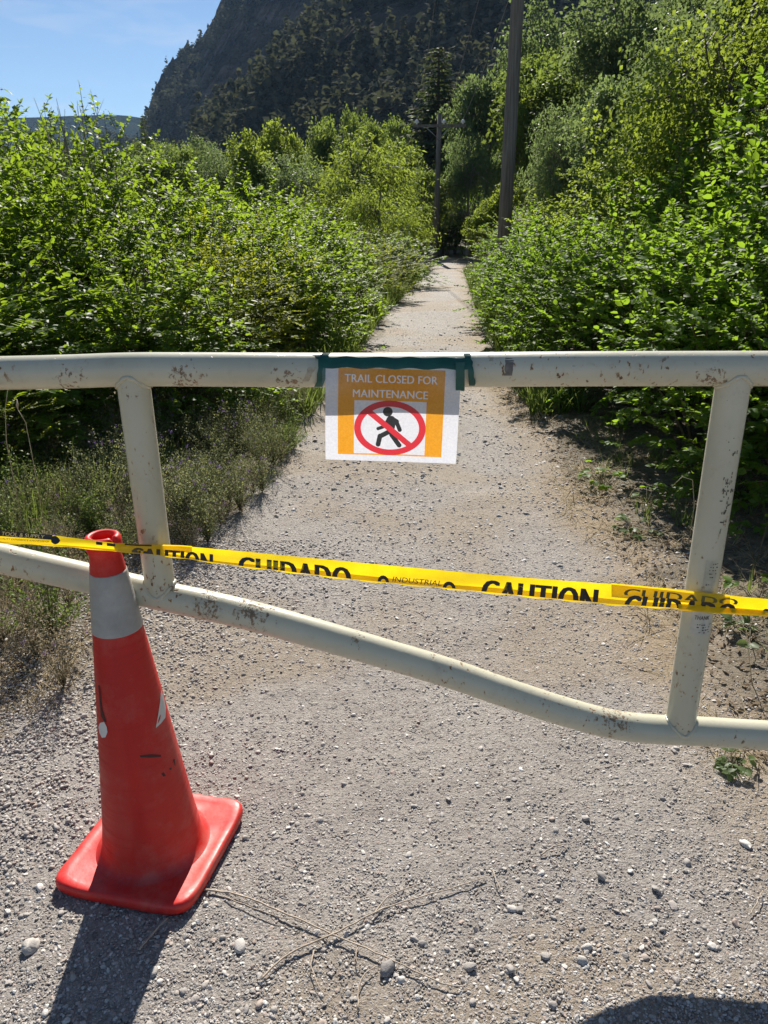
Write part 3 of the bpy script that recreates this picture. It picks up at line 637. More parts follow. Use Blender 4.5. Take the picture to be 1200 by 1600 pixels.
while len(pts) < 80 and tries < 5000:
    tries += 1; y = rs.uniform(42, 165); x = rs.uniform(-.6*y, .08*y)
    if any((x-a)**2+(y-b)**2 < (4+.015*y)**2 for a, b in pts): continue
    pts.append((x, y)); k = ['T1', 'T2', 'T5'][rs.randint(3)]; o, h0, w0 = inst(k, TR)
    top = (1.55+y*.083)*rs.uniform(.62, .98)
    if x/y < -.3: top = min(top, 1.55+y*.075)
    h = top-float(gz(x, y)); set_plant(o, x, y, h*rs.uniform(.95, 1.3)/h0, h/h0, rs.uniform(0, 6.28), *valley_lab(vl[k], x, y))
# bare twiggy saplings over the left hedge
for px, top, lb in ((108, 150, 'bare grey twigs standing above the left hedge'), (62, 165, 'thin bare twigs farther left above the hedge')):
    T = at(px, top, 9.5); g = Geo(); r0 = empty('bare_sapling', (T.x, T.y, float(gz(T.x, T.y)))); H = T.z-r0.location.z
    rr = random.Random(px)
    for k in range(9):
        a_ = rr.uniform(0, 6.28); tp = Vector((math.cos(a_)*rr.uniform(.05, .4), math.sin(a_)*.3, H*rr.uniform(.82, 1))); md = Vector((tp.x*.3, tp.y*.3, H*.6)); g.tube([(0, 0, 0), md, tp], [.012, .007, .002], 4, False)
        for q in range(7):
            f = rr.uniform(.1, .9); s = md.lerp(tp, f); g.tube([s, s+Vector((rr.uniform(-.15, .15), rr.uniform(-.15, .15), rr.uniform(.05, .2)))], [.003, .0012], 3, False)
    put('twigs', g.mesh('twigs', palebark), r0); tagset(r0, lb, 'sapling')

# ------------------------------------------------------------------ verge plants
def tuft_mesh(rs, n, h, sp, m, w=.006, curl=.5, name='blades'):
    lv = Leaves(BL, BLF); an = rs.uniform(0, 6.283, n); q = rs.uniform(0, 1, n)
    P = np.stack([np.cos(an)*q*sp*.3, np.sin(an)*q*sp*.3, 0*an], -1); D = nrm(np.stack([np.cos(an)*q*curl, np.sin(an)*q*curl, np.ones(n)], -1)+rs.normal(0, .12, (n, 3)))
    Nn = nrm(np.stack([-np.cos(an), -np.sin(an), .6+0*an], -1)); L = h*rs.uniform(.5, 1.1, n); lv.add(P, D, Nn, L, np.full(n, w), rs.uniform(0, 1, n)); return lv
def scatter_blades(name, label, pts, rsd, per, h, m, w, curl, hs=None):
    rs = np.random.RandomState(rsd); lv = Leaves(BL, BLF)
    for i, (x, y) in enumerate(pts):
        n = per; an = rs.uniform(0, 6.283, n); q = rs.uniform(.1, 1, n); s = (hs[i] if hs is not None else 1)*rs.uniform(.6, 1.2)
        xx = x+np.cos(an)*q*.03; yy = y+np.sin(an)*q*.03; P = np.stack([xx, yy, np.full(n, float(gz(x, y)))-.003], -1)
        D = nrm(np.stack([np.cos(an)*q*curl, np.sin(an)*q*curl, np.ones(n)*(1 if curl < 3 else .25)], -1)+rs.normal(0, .15, (n, 3)))
        Nn = nrm(np.stack([-np.cos(an), -np.sin(an), .8+0*an], -1)); L = h*s*rs.uniform(.4, 1.1, n); lv.add(P, D, Nn, L, np.full(n, w)*rs.uniform(.7, 1.3, n), np.clip(rs.normal(.5, .25)+rs.normal(0, .2, n), 0, 1))
    tagset(put(name, lv.mesh(name, m)), label, kind='stuff')
rs = np.random.RandomState(50)
def verge(n, y0, y1, side, a, b, thr=0, sd=60):
    y = rs.uniform(y0, y1, n); d = rs.uniform(a, b, n); x = xl(y)-d if side < 0 else xr(y)+d
    ok = fbm(x*2.5, y*2.5, 3, sd) > thr; return list(zip(x[ok], y[ok])), d[ok]
p, d = verge(1500, 1.7, 6.5, -1, .05, 1.6, .42); scatter_blades('dry_grass', 'pale dry grass on the left verge behind the cone', p, 1, 11, .16, LM['dry'], .003, .8, np.clip(d*1.6, .35, 1.4))
p, d = verge(1300, 2.6, 6.5, -1, .25, 2.2, .36, 61); scatter_blades('green_grass', 'green grass mixed through the left verge', p, 2, 10, .26, LM['grass'], .0045, .7, np.clip(d*1.2, .4, 1.3))
p, d = verge(1500, 1.9, 8, 1, -.22, .55, .40, 62); scatter_blades('dry_straw', 'flattened pale straw along the right edge of the path', p, 3, 9, .17, LM['dry'], .0034, 3.2)
p, d = verge(330, 2.0, 8, 1, .15, .9, .44, 63); scatter_blades('verge_grass', 'sparse green grass at the foot of the right shrubs', p, 4, 9, .15, LM['grass'], .004, .9)
p, d = verge(1300, 1.5, 3.6, -1, -.12, .7, .40, 64); scatter_blades('flattened_straw', 'flattened dry stalks on the gravel left of the cone', p, 5, 8, .11, LM['dry'], .0026, 3.0)
p, d = verge(1500, 6, 30, 1, .0, .5, .30, 66); scatter_blades('path_edge_grass', 'grass fringing the far part of the right path edge', p, 6, 8, .32, LM['grass'], .012, .8)
p, d = verge(1500, 6, 30, -1, .0, .5, .30, 67); scatter_blades('path_edge_grass', 'grass fringing the far part of the left path edge', p, 7, 8, .32, LM['grass'], .012, .8)
# leaf litter under shrubs
lv = Leaves(LEAF4, LF4)
for sd_, a_, b_ in ((-1, .0, 1.6), (1, -.1, 1.2)):
    n = 8000; y = rs.uniform(1.5, 7, n); dd = rs.uniform(a_, b_, n); x = (xl(y)-dd if sd_ < 0 else xr(y)+dd); z = gz(x, y)+.006
    D = nrm(rs.normal(0, 1, (n, 3))*[1, 1, .2]); Nn = nrm(rs.normal(0, .35, (n, 3))+[0, 0, 1]); L = rs.uniform(.012, .04, n); lv.add(np.stack([x, y, z], -1), D, Nn, L, L*.4, rs.uniform(0, 1, n))
tagset(put('leaf_litter', lv.mesh('leaf_litter', LM['litter'])), 'brown leaf litter and bits under the shrubs on both sides', kind='stuff')
# leafy weeds (alfalfa like, with purple flower heads)
def weed(seed, h, sp, nst, flowers, m=LM['weed'], L=.016, name='flowering_weed'):
    rs = np.random.RandomState(seed); root = empty(name); g = Geo(); lv = Leaves(LEAF4, LF4); fl = Leaves(LEAF4, LF4)
    for k in range(nst):
        an = rs.uniform(0, 6.283); q = rs.uniform(.1, 1); tip = np.array([math.cos(an)*sp*q, math.sin(an)*sp*q, h*(1-.4*q*q)*rs.uniform(.7, 1.05)]); md = tip*[.35, .35, .6]
        ts = np.linspace(0, 1, 6)[:, None]; C = 2*ts*(1-ts)*md+ts**2*tip; g.tube(C, list(np.linspace(.0018, .0008, 6)), 3, False)
        n = 34; t = rs.uniform(.15, 1, n)[:, None]; P = 2*t*(1-t)*md+t**2*tip+rs.normal(0, .014, (n, 3)); D = nrm(rs.normal(0, 1, (n, 3))+[0, 0, .3]); Nn = nrm(rs.normal(0, .5, (n, 3))+[0, 0, 1]); s_ = L*rs.uniform(.7, 1.3, n); lv.add(P, D, Nn, s_, s_*.45, np.clip(rs.normal(.5, .25, n), 0, 1))
        if rs.uniform() < flowers:
            n = 16; P = tip+rs.normal(0, .007, (n, 3)); D = nrm(rs.normal(0, 1, (n, 3))); fl.add(P, D, nrm(rs.normal(0, 1, (n, 3))), np.full(n, .009), np.full(n, .005), rs.uniform(0, 1, n))
    put('stems', g.mesh('stems', twigm), root)['kind'] = 'stuff'; f = put('foliage', lv.mesh('foliage', m), root); f['kind'] = 'stuff'
    if fl.P: q = put('flower_head', fl.mesh('flower_head', LM['flower']), root); q['kind'] = 'stuff'
    root['_h'] = h; root['_w'] = 2*sp; return root
WD = {'A': weed(1, .55, .34, 52, .22), 'B': weed(2, .5, .32, 50, .08), 'C': weed(3, .4, .3, 30, .0, LM['grass'], .02, 'leafy_weed'), 'D': weed(4, .5, .26, 30, .15, LM['dry'], .014, 'dry_weed')}
def weed_at(k, x, y, h, lb, grp, cat='weed'):
    o, h0, w0 = inst(k, WD); s = h/h0; set_plant(o, x, y, s*1.1, s, random.uniform(0, 6), lb, cat, grp)
wp = [('A', 300, 830), ('A', 375, 800), ('B', 350, 760), ('A', 300, 755), ('B', 395, 715), ('A', 330, 705), ('D', 410, 675), ('B', 375, 690), ('A', 440, 665), ('D', 250, 860), ('B', 230, 800), ('A', 180, 770), ('B', 120, 790), ('C', 60, 800), ('D', 300, 870), ('A', 20, 760), ('B', 90, 740), ('C', 150, 845), ('D', 190, 850), ('B', 20, 860), ('D', 100, 870), ('A', 265, 700), ('B', 210, 720), ('D', 455, 655), ('A', 470, 645), ('C', 330, 660), ('B', 150, 700), ('C', 60, 900)]
wp += [('D', 20, 930), ('D', 75, 905), ('D', 110, 960), ('D', 45, 985), ('D', 5, 1010), ('C', 85, 1000), ('D', 120, 900), ('B', 15, 900), ('D', 60, 1040), ('D', 100, 1075)]
WL = {'A': ('purple flowering weed in the patch beside the left gate upright', 'purple flowering weeds on the left verge'), 'B': ('small leafed weed with scattered purple flowers on the left verge', 'sparsely flowering weeds on the left verge'), 'C': ('fresh green leafy weed on the left verge', 'green leafy weeds on the left verge'), 'D': ('dry brown weed gone to seed on the left verge', 'dry weeds on the left verge')}
def wlabel(k, px, py):
    a_ = 'at the left photo edge' if px < 70 else 'left of the left gate upright' if px < 215 else 'right of the left gate upright' if px < 340 else 'beside the path on the left'
    b_ = 'back of verge' if py < 705 else 'mid verge' if py < 790 else 'front of verge'
    return {'A': 'purple flowering weed %s, %s', 'B': 'sparsely flowering weed %s, %s', 'C': 'fresh green leafy weed %s, %s', 'D': 'dry brown seeded weed %s, %s'}[k] % (a_, b_)
wp += [('A', 345, 735), ('B', 380, 760), ('A', 405, 735), ('B', 360, 790), ('A', 330, 770), ('B', 420, 700), ('A', 395, 690), ('B', 315, 800), ('A', 290, 830), ('D', 345, 820), ('B', 410, 770), ('A', 370, 715)]
rw = random.Random(5)
for q in range(85):
    px = rw.uniform(-40, 470); lo = 650+max(0, 260-px)*.0; py = rw.uniform(640, 880-max(0, px-300)*.9); wp.append((rw.choice('ABBCDD'), px, py))
for k, px, py in wp:
    p = gp(px, py); weed_at(k, p.x, p.y, random.uniform(.2, .42)*(1 if k != 'D' else .8), wlabel(k, px, py), WL[k][1]+' '+wlabel(k, px, py).split(',')[1].strip())
# broad single plants
def sprig(px, py, nb, L, lb, m, hgt=.12, name='leafy_sprig', spread=.12):
    p = gp(px, py); root = empty(name, (p.x, p.y, float(gz(p.x, p.y)))); rs = np.random.RandomState(int(px)); lm = leaf_objs_mesh(m); g = Geo()
    for k in range(nb):
        a_ = rs.uniform(0, 6.28); q = spread*rs.uniform(.3, 1); st = Vector((math.cos(a_)*q, math.sin(a_)*q, hgt*rs.uniform(.25, 1))); g.tube([(0, 0, 0), st*.6+Vector((0, 0, .02)), st], [.002, .0015, .001], 4, False)
        for j in range(3):
            d = Vector((math.cos(a_+(j-1)*.9), math.sin(a_+(j-1)*.9), rs.uniform(-.3, .3))).normalized(); n_ = Vector((rs.normal(0, .3), rs.normal(0, .3), 1)); b_ = n_.cross(d).normalized(); c_ = d.cross(b_); l_ = L*rs.uniform(.7, 1.15)
            o = put('leaf', lm, root); M = Matrix((d, b_, c_)).transposed().to_4x4() @ Matrix.Diagonal((l_, l_*.75, l_, 1)); M.translation = st; o.matrix_local = M
    put('stems', g.mesh('stems', twigm), root)['kind'] = 'stuff'; tagset(root, lb, 'plant')
sprig(945, 762, 13, .055, 'bright leafy sprig growing out over the straw on the right path edge', LM['right'], .16, spread=.2)
sprig(1010, 790, 7, .05, 'small green sprig right of the bright leafy one', LM['right'], .14)
sprig(1180, 955, 7, .05, 'low green plant behind the right end of the yellow tape', LM['right'], .16)
sprig(1170, 1010, 9, .05, 'grey-green broadleaf weed right of the right gate upright', LM['grey'], .05, spread=.13)
sprig(1145, 1200, 12, .03, 'small grey weed flat on the gravel below the gate at right', LM['grey'], .03, spread=.05)
sprig(985, 830, 10, .045, 'dark trampled weed on the straw right of the path', LM['grey'], .04, spread=.14)
sprig(1180, 885, 6, .05, 'leafy stem at the right photo edge above the tape', LM['right'], .28)
for px, py, lb in ((165, 800, 'bright green grass clump left of the left gate upright'), (60, 830, 'green grass clump at the left edge of the photo')):
    p = gp(px, py); root = empty('grass_clump', (p.x, p.y, float(gz(p.x, p.y)))); rr = np.random.RandomState(px); f = put('blades', tuft_mesh(rr, 34, .3, .12, LM['grass'], .011, .55).mesh('blades', LM['grass']), root); f['kind'] = 'stuff'; tagset(root, lb, 'grass')
# tall dry seed stalks and bent straws
strawm = simple('straw', (.42, .34, .2), .6, .25, 40)
for i, (pl, Y0, lb) in enumerate([([(10, 690), (8, 640), (12, 610)], 3.3, 'upright dry seed stalk at the left photo edge'), ([(48, 700), (40, 660), (28, 640)], 3.3, 'nodding dry seed stalk beside the upright one'),
      ([(1085, 790), (1082, 750), (1066, 745), (1050, 760)], 3.5, 'bent dry straw left of the right gate upright'), ([(1110, 880), (1130, 840), (1140, 815), (1128, 790)], 2.9, 'bent straw right of the right gate upright'), ([(1178, 1090), (1172, 1040), (1166, 985)], 2.25, 'thin pale straw right of the gate upright')]):
    g = Geo(); P = [at(a_, b_, Y0) for a_, b_ in pl]; base = P[0].copy(); base.z = float(gz(base.x, base.y)); P = [base]+P; g.tube([q-base for q in P], [.0022]*2+[.0015]*(len(P)-2), 4)
    if i < 2: e = P[-1]-base; g.tube([e, e+Vector((0, 0, .02)), e+Vector((.003, 0, .045))], [.002, .006, .002], 5)
    o = put('dry_stalk', g.mesh('dry_stalk', strawm)); o.location = base; tagset(o, lb, 'stalk')

# ------------------------------------------------------------------ utility poles and wires
def woodmat():
    m, n, l, o = mat('weathered_pole_wood'); P = N(n, 'TexCoord').outputs['Object']; b = N(n, 'BsdfPrincipled', i_Roughness=.85)
    mp_ = N(n, 'Mapping'); mp_.inputs['Scale'].default_value = (22, 22, .8); l.new(P, mp_.inputs[0]); f = noi(n, l, 1.5, 7, mp_.outputs[0], .6)
    c = mixc(n, l, rng(n, l, f, .35, .65), (.095, .078, .062), (.21, .18, .15)); l.new(c, b.inputs[0]); l.new(bump(n, l, f, .008), b.inputs['Normal']); l.new(b.outputs[0], o.inputs[0]); return m
WOOD = woodmat(); porc = simple('white_porcelain', (.85, .86, .88), .15, .03); galv = simple('galvanised_steel', (.35, .36, .37), .45, .2, metal=.8)
def pole(px, py, Yd, H, r0, r1, lean, lb):
    T = at(px, py, Yd); z = float(gz(T.x, T.y)); root = empty('utility_pole', (T.x, T.y, z)); top = Vector((lean, 0, H))
    g = Geo(); g.tube([Vector((0, 0, -.6))+top*0, top*.33, top*.66, top], [r0, r0*.8+r1*.2, r0*.4+r1*.6, r1], 20); put('shaft', g.mesh('shaft', WOOD), root)
    g = Geo(); az = top.z-.55; g.box((lean*az/H, -.14, az), (2.5, .09, .12)); put('crossarm', g.mesh('crossarm', WOOD, False), root)
    for s in (-1, 1):
        g = Geo(); g.tube([(s*.55, -.14, az-.05), (lean, -.1, az-.6)], .018, 6); put('brace', g.mesh('brace', galv), root)
    ends = []
    for s in (-1.1, .2, 1.1):
        g = Geo(); c = Vector((s+lean, -.14, az+.06)); g.tube([c, c+Vector((0, 0, .05)), c+Vector((0, 0, .08)), c+Vector((0, 0, .13)), c+Vector((0, 0, .12)), c+Vector((0, 0, .2))], [.04, .04, .13, .08, .12, .04], 12)
        put('insulator', g.mesh('insulator', porc), root); ends.append(root.location+c+Vector((0, 0, .2)))
    tagset(root, lb, 'utility pole', 'wooden utility poles beside the path'); return root, ends
_, e1 = pole(787, 358, 17.5, 10.0, .145, .108, .12, 'near wooden utility pole rising out of the right shrubs past the photo top')
fz = at(680, 197, 41)
_, e2 = pole(680, 380, 41, fz.z-float(gz(fz.x, fz.y))+.55, .15, .10, .12, 'far utility pole with crossarm and white insulators at the path end')
wirem = simple('wire_metal', (.12, .12, .12), .5, .1)
for k, (a_, b_, lb) in enumerate(zip(e1, e2, ('left overhead wire between the two utility poles', 'middle overhead wire between the two utility poles', 'right overhead wire between the two utility poles'))):
    g = Geo(); pts_ = [a_.lerp(b_, t)-Vector((0, 0, .5*4*t*(1-t))) for t in np.linspace(0, 1, 25)]; g.tube(pts_, .011, 5); tagset(put('overhead_wire', g.mesh('overhead_wire', wirem)), lb, 'wire', 'overhead wires')

# ------------------------------------------------------------------ the gate
GY = 1.598; PR = .0355
def paintmat():
    m, n, l, o = mat('chipped_cream_paint'); P = N(n, 'NewGeometry').outputs['Position']; b = N(n, 'BsdfPrincipled', i_Roughness=.33)
    b.inputs['Specular IOR Level'].default_value = .5
    cream = mixc(n, l, rng(n, l, noi(n, l, 5, 4, P), .3, .7), (.49, .465, .345), (.57, .54, .41))
    grime = noi(n, l, 28, 6, P, .65); cream = mixc(n, l, rng(n, l, grime, .55, .78, 0, .45), cream, (.33, .30, .22))
    reg = rng(n, l, noi(n, l, 5.5, 2, P), .50, .62)
    mp_ = N(n, 'Mapping'); mp_.inputs['Scale'].default_value = (1, 1, .55); mp_.inputs['Rotation'].default_value = (0, .5, 0); l.new(P, mp_.inputs[0])
    chip = rng(n, l, noi(n, l, 95, 4, mp_.outputs[0], .55), .63, .65); fine = rng(n, l, noi(n, l, 240, 2, P), .755, .77)
    cm = mth(n, l, 'MAXIMUM', mth(n, l, 'MULTIPLY', chip, reg), mth(n, l, 'MULTIPLY', fine, .8))
    wear = N(n, 'Attribute', attribute_name='wear').outputs['Fac']
    w2 = rng(n, l, mth(n, l, 'ADD', wear, mth(n, l, 'SUBTRACT', noi(n, l, 70, 5, P, .65), .5)), .64, .71); w2 = mth(n, l, 'MULTIPLY', w2, rng(n, l, noi(n, l, 150, 4, mp_.outputs[0], .6), .47, .53)); cm = mth(n, l, 'MAXIMUM', cm, mth(n, l, 'MULTIPLY', w2, .85))
    rust = mixc(n, l, rng(n, l, noi(n, l, 60, 4, P), .35, .65), (.10, .06, .035), (.27, .14, .06))
    halo = rng(n, l, noi(n, l, 95, 4, mp_.outputs[0], .55), .56, .63, 0, .5); hc = mixc(n, l, mth(n, l, 'MULTIPLY', halo, reg), cream, (.50, .36, .20))
    c = mixc(n, l, cm, hc, rust); l.new(c, b.inputs['Base Color']); l.new(rng(n, l, cm, 0, 1, .33, .85), b.inputs['Roughness'])
    hgt = mth(n, l, 'SUBTRACT', mth(n, l, 'MULTIPLY', noi(n, l, 60, 3, P), .5), cm); l.new(bump(n, l, hgt, .0008, .8), b.inputs['Normal'])
    l.new(b.outputs[0], o.inputs[0]); return m
PAINT = paintmat()
def smooth_poly(P, k=8):
    out = []
    for i in range(len(P)-1):
        a_, b_, c_, d_ = P[max(i-1, 0)], P[i], P[i+1], P[min(i+2, len(P)-1)]
        for j in range(k):
            t = j/k; out.append(.5*((2*b_)+(c_-a_)*t+(2*a_-5*b_+4*c_-d_)*t*t+(-a_+3*b_-3*c_+d_)*t**3))
    return out+[P[-1]]
gate = empty('pipe_gate', (0, GY, 0)); tagset(gate, 'cream painted steel pipe gate with chipped rusty paint across the path', 'gate')
def rel(P): return [Vector(p)-gate.location for p in P]
def pipe(name, P, r=PR, wearpts=()):
    g = Geo(); g.tube(rel(P), r, 40); me = g.mesh(name, PAINT); co = np.concatenate(g.V)+np.array(gate.location)
    wv = np.zeros(len(co))
    for c, rad, top in wearpts:
        d = np.linalg.norm((co-np.array(c))*[1, .6, 1], axis=1); v = np.clip(1.0-d/(rad*1.4), 0, 1)**.5*.80
        wv = np.maximum(wv, v*1.0*(np.clip((co[:, 2]-c[2]+.0)/.02, 0, 1) if top else 1))
    a_ = me.attributes.new('wear', 'FLOAT', 'POINT'); a_.data.foreach_set('value', wv.astype(np.float32)); return put(name, me, gate)
tr = smooth_poly([gat(-900, 596), gat(-300, 588), gat(0, 583), gat(110, 580.5), gat(205, 577.5), gat(330, 577.5), gat(600, 578.5), gat(900, 576.5), gat(1200, 576), gat(1500, 576), gat(1750, 576)], 14)
br = smooth_poly([gat(-900, 665), gat(-300, 800), gat(0, 872), gat(140, 904), gat(250, 930), gat(320, 945), gat(400, 964), gat(500, 992), gat(610, 1024), gat(700, 1051), gat(775, 1077), gat(850, 1102), gat(900, 1117), gat(945, 1129), gat(985, 1136), gat(1035, 1140), gat(1100, 1143), gat(1200, 1149), gat(1500, 1165), gat(1750, 1178)], 14)
tw_ = [(gat(290, 590, -(.02)), .06, 0), (gat(640, 600), .01, 0), (gat(110, 590, -(.03)), .045, 0), (gat(450, 590, -(.02)), .05, 0), (gat(1110, 595, -(.03)), .05, 0), (gat(195, 560), .05, 1)]
pipe('top_rail', tr, PR, tw_)
pipe('bottom_rail', br, PR, [(gat(395, 955, -(.01)), .075, 0), (gat(325, 950, -(.03)), .06, 0), (gat(820, 1070), .12, 1), (gat(700, 1035), .10, 1), (gat(960, 1120, -(.01)), .07, 0), (gat(900, 1100), .1, 1), (gat(560, 1000, -(.03)), .03, 0)])
def upright(name, a_, b_, r=.0345):
    d = (b_-a_).normalized(); n_ = 40; P = [a_.lerp(b_, i/n_) for i in range(n_+1)]; return pipe(name, P, r, [(a_+d*.04, .035, 0), (b_-d*.03, .04, 0)])
upright('upright', gat(206, 579), gat(252, 930)); upright('upright', gat(1149, 577), gat(1061, 1142))
upright('end_upright', gat(-560, 592), gat(-515, 750)) 
def weld(c, axis, r, R_, ph0):
    """bead where an upright meets a rail: saddle curve"""
    V_ = []; ax_ = Vector(axis).normalized(); s = Vector((0, 1, 0)); q = ax_.cross(s).normalized()
    for k in range(33):
        t = 2*math.pi*k/32; x_ = math.cos(t)*r; y_ = math.sin(t)*r; V_.append(Vector(c)+q*x_+s*y_+ax_*math.sqrt(max(R_*R_-y_*y_, 0)))
    g = Geo(); g.tube(rel(V_), [.0045+.0012*math.sin(k*2.3) for k in range(33)], 8, False); me = g.mesh('weld_bead', PAINT); a_ = me.attributes.new('wear', 'FLOAT', 'POINT'); a_.data.foreach_set('value', np.full(len(me.vertices), .38, np.float32)); put('weld_bead', me, gate)
for a_, b_ in ((gat(206, 578), gat(252, 931)), (gat(1149, 576.5), gat(1061, 1142))):
    d = (b_-a_).normalized(); weld(a_, d, .0345, PR, 0); weld(b_, -d, .0345, PR, 0)
for px, nm in ((-640, 'hinge post'), (1720, 'latch post')):
    x = gat(px, 580).x; g = Geo(); o = empty('gate_post', (x, GY+.13, float(gz(x, GY+.13)))); g.tube([(0, 0, -.4), (0, 0, 1.28), (0, 0, 1.30)], [.07, .07, .055], 28); me = g.mesh('shaft', PAINT); put('shaft', me, o)
    g = Geo(); g.tube([(0, 0, 1.0), (0, -.13, 1.13)], .015, 8); put('bracket', g.mesh('bracket', galv), o); tagset(o, 'cream steel %s carrying the gate outside the %s edge of the photo' % (nm, 'left' if px < 0 else 'right'), 'post')
# patches lying on the rail: tape residue
def rail_patch(px0, px1, f0, f1, off, n=8, skew=0, seed=0):
    """curved patch on the front of the top rail; f = angle above the horizontal, degrees"""
    G = []; rr = random.Random(seed)
    for i in range(n+1):
        row = []
        for j in range(5):
            f = R(f0+(f1-f0)*i/n); px = px0+(px1-px0)*j/4+skew*i/n+(rr.uniform(-1.5, 1.5) if j in (0, 4) else 0); c = gat(px, 577.8)
            row.append((c.x, c.y-math.cos(f)*(PR+off), c.z+math.sin(f)*(PR+off)))
        G.append(row)
    return G
resm = simple('old_tape_residue', (.17, .145, .12), .55, .35, 60); resm2 = simple('pale_glue_residue', (.40, .35, .25), .6, .3, 80)
for px0, px1, f0, f1, sk, m_, lb in ((799, 788, 70, -8, -1, resm, None), (888, 893, 62, 22, 0, resm, None), (496, 485, 20, -30, -3, resm2, None), (761, 768, 66, 40, 0, resm2, None)):
    g = Geo(); G = np.array(rail_patch(min(px0, px1), max(px0, px1), f0, f1, .0006, skew=sk*4, seed=int(px0)))-np.array(gate.location); g.grid(G); put('tape_residue', g.mesh('tape_residue', m_), gate)

# text helper -----------------------------------------------------------------
def text_bm(s, size=1.0, shear=0, bold=0.0, res=3):
    cu = bpy.data.curves.new('txt', 'FONT'); cu.body = s; cu.size = size; cu.shear = shear; cu.resolution_u = res; cu.space_character = 1+bold*.8; cu.align_x = 'LEFT'
    o = bpy.data.objects.new('txt', cu); COL.objects.link(o); bpy.context.view_layer.update()
    me = o.evaluated_get(bpy.context.evaluated_depsgraph_get()).to_mesh(); bm = bmesh.new(); bm.from_mesh(me)
    bpy.data.objects.remove(o); bpy.data.curves.remove(cu)
    if bold:
        base = bm.verts[:]+bm.edges[:]+bm.faces[:]
        for q, (dx, dy) in enumerate(((1, 0), (.66, 0), (.33, 0))):
            d_ = bmesh.ops.duplicate(bm, geom=base)['geom']; vs = [e for e in d_ if isinstance(e, bmesh.types.BMVert)]
            for v in vs: v.co.x += dx*bold; v.co.y += dy*bold*.7; v.co.z = .00007*(q+1)
    xs = [v.co.x for v in bm.verts]; ys = [v.co.y for v in bm.verts]; x0, x1, y0, y1 = min(xs), max(xs), min(ys), max(ys)
    for v in bm.verts: v.co.x = (v.co.x-x0)/(x1-x0); v.co.y = (v.co.y-y0)/(y1-y0)
    return bm
def bm_obj(name, bm, m, parent, fn):
    for v in bm.verts: v.co = fn(v.co)
    bmesh.ops.recalc_face_normals(bm, faces=bm.faces); me = bpy.data.meshes.new(name); bm.to_mesh(me); bm.free(); me.materials.append(m); return put(name, me, parent)
black = simple('black_print', (.018, .017, .016), .4, .2)
# stickers on the right upright
A_, B_ = gat(1149, 577), gat(1061, 1142); dU = (B_-A_).normalized(); sU = Vector((0, -1, 0)); qU = dU.cross(sU).normalized(); qU = qU if qU.x > 0 else -qU
def on_upright(t, ang, off):
    ang = R(ang); return A_+dU*t+qU*math.sin(ang)*(.0345+off)+sU*math.cos(ang)*(.0345+off)-gate.location
LU = (B_-A_).length
def t_of(py): return LU*((gat(1149+(1061-1149)*(py-577)/565, py)-A_).length/LU)
stm = simple('weathered_sticker', (.50, .49, .42), .5, .15, 60); st2 = simple('worn_clear_label', (.44, .42, .32), .35, .15, 80)
def ustick(y0, y1, a0, a1, m_, name='sticker'):
    g = Geo(); t0, t1 = t_of(y0), t_of(y1); G = [[tuple(on_upright(t0+(t1-t0)*i/6, a0+(a1-a0)*j/10, .0007)) for j in range(11)] for i in range(7)]; g.grid(G); return put(name, g.mesh(name, m_), gate)
def utext(s, y0, y1, a0, a1, parent):
    bm = text_bm(s, 1, 0, .02); t0, t1 = t_of(y0), t_of(y1); bmesh.ops.subdivide_edges(bm, edges=[e for e in bm.edges], cuts=1)
    return bm_obj('lettering', bm, black, parent, lambda c: on_upright(t1+(t0-t1)*c.y, a0+(a1-a0)*c.x, .0014))
s1 = ustick(944, 980, -42, 36, stm); utext('THANK', 951, 957, -32, 22, s1)
def dashes(parent, y0, y1, a0, a1, rows, seed, hpx=1.3, fill=.6):
    g = Geo(); rr = random.Random(seed)
    for k in range(rows):
        yy = y0+(y1-y0)*(k+.5)/rows; a_ = a0
        while a_ < a1:
            w_ = rr.uniform(2, 8)
            if rr.random() < fill:
                t0, t1 = t_of(yy), t_of(yy+hpx*rr.uniform(.6, 1.4)); g.grid([[tuple(on_upright(t0+(t1-t0)*i, a_+w_*j, .0014)) for j in range(2)] for i in range(2)])
            a_ += w_+rr.uniform(1.5, 4)
    put('worn_print', g.mesh('worn_print', black), parent)
dashes(s1, 962, 978, -20, 28, 4, 3)
s2 = ustick(866, 905, -22, 22, st2); dashes(s2, 868, 888, -18, 18, 4, 5); dashes(s2, 889, 904, -12, 4, 4, 6, 1.2, .4)
# scuffs
g = Geo(); rr = random.Random(4)
for (yc, ac, sy, sa, nn) in ((697, 20, 3, 25, 4), (742, 5, 6, 18, 12), (765, 12, 14, 20, 16), (790, 18, 14, 12, 9), (810, 5, 6, 6, 4), (690, -5, 8, 6, 3)):
    for _ in range(nn):
        y_ = yc+rr.gauss(0, sy); a_ = ac+rr.gauss(0, sa*.6); w_ = rr.uniform(2, 9); h_ = rr.uniform(1, 5); t0, t1 = t_of(y_), t_of(y_+h_)
        g.grid([[tuple(on_upright(t0+(t1-t0)*i+rr.uniform(0, .001), a_+w_*j*rr.uniform(.6, 1.2), .0006)) for j in range(2)] for i in range(2)])
put('scuff_marks', g.mesh('scuff_marks', simple('dark_scuff', (.09, .08, .06), .7, .3)), gate)['kind'] = 'stuff'

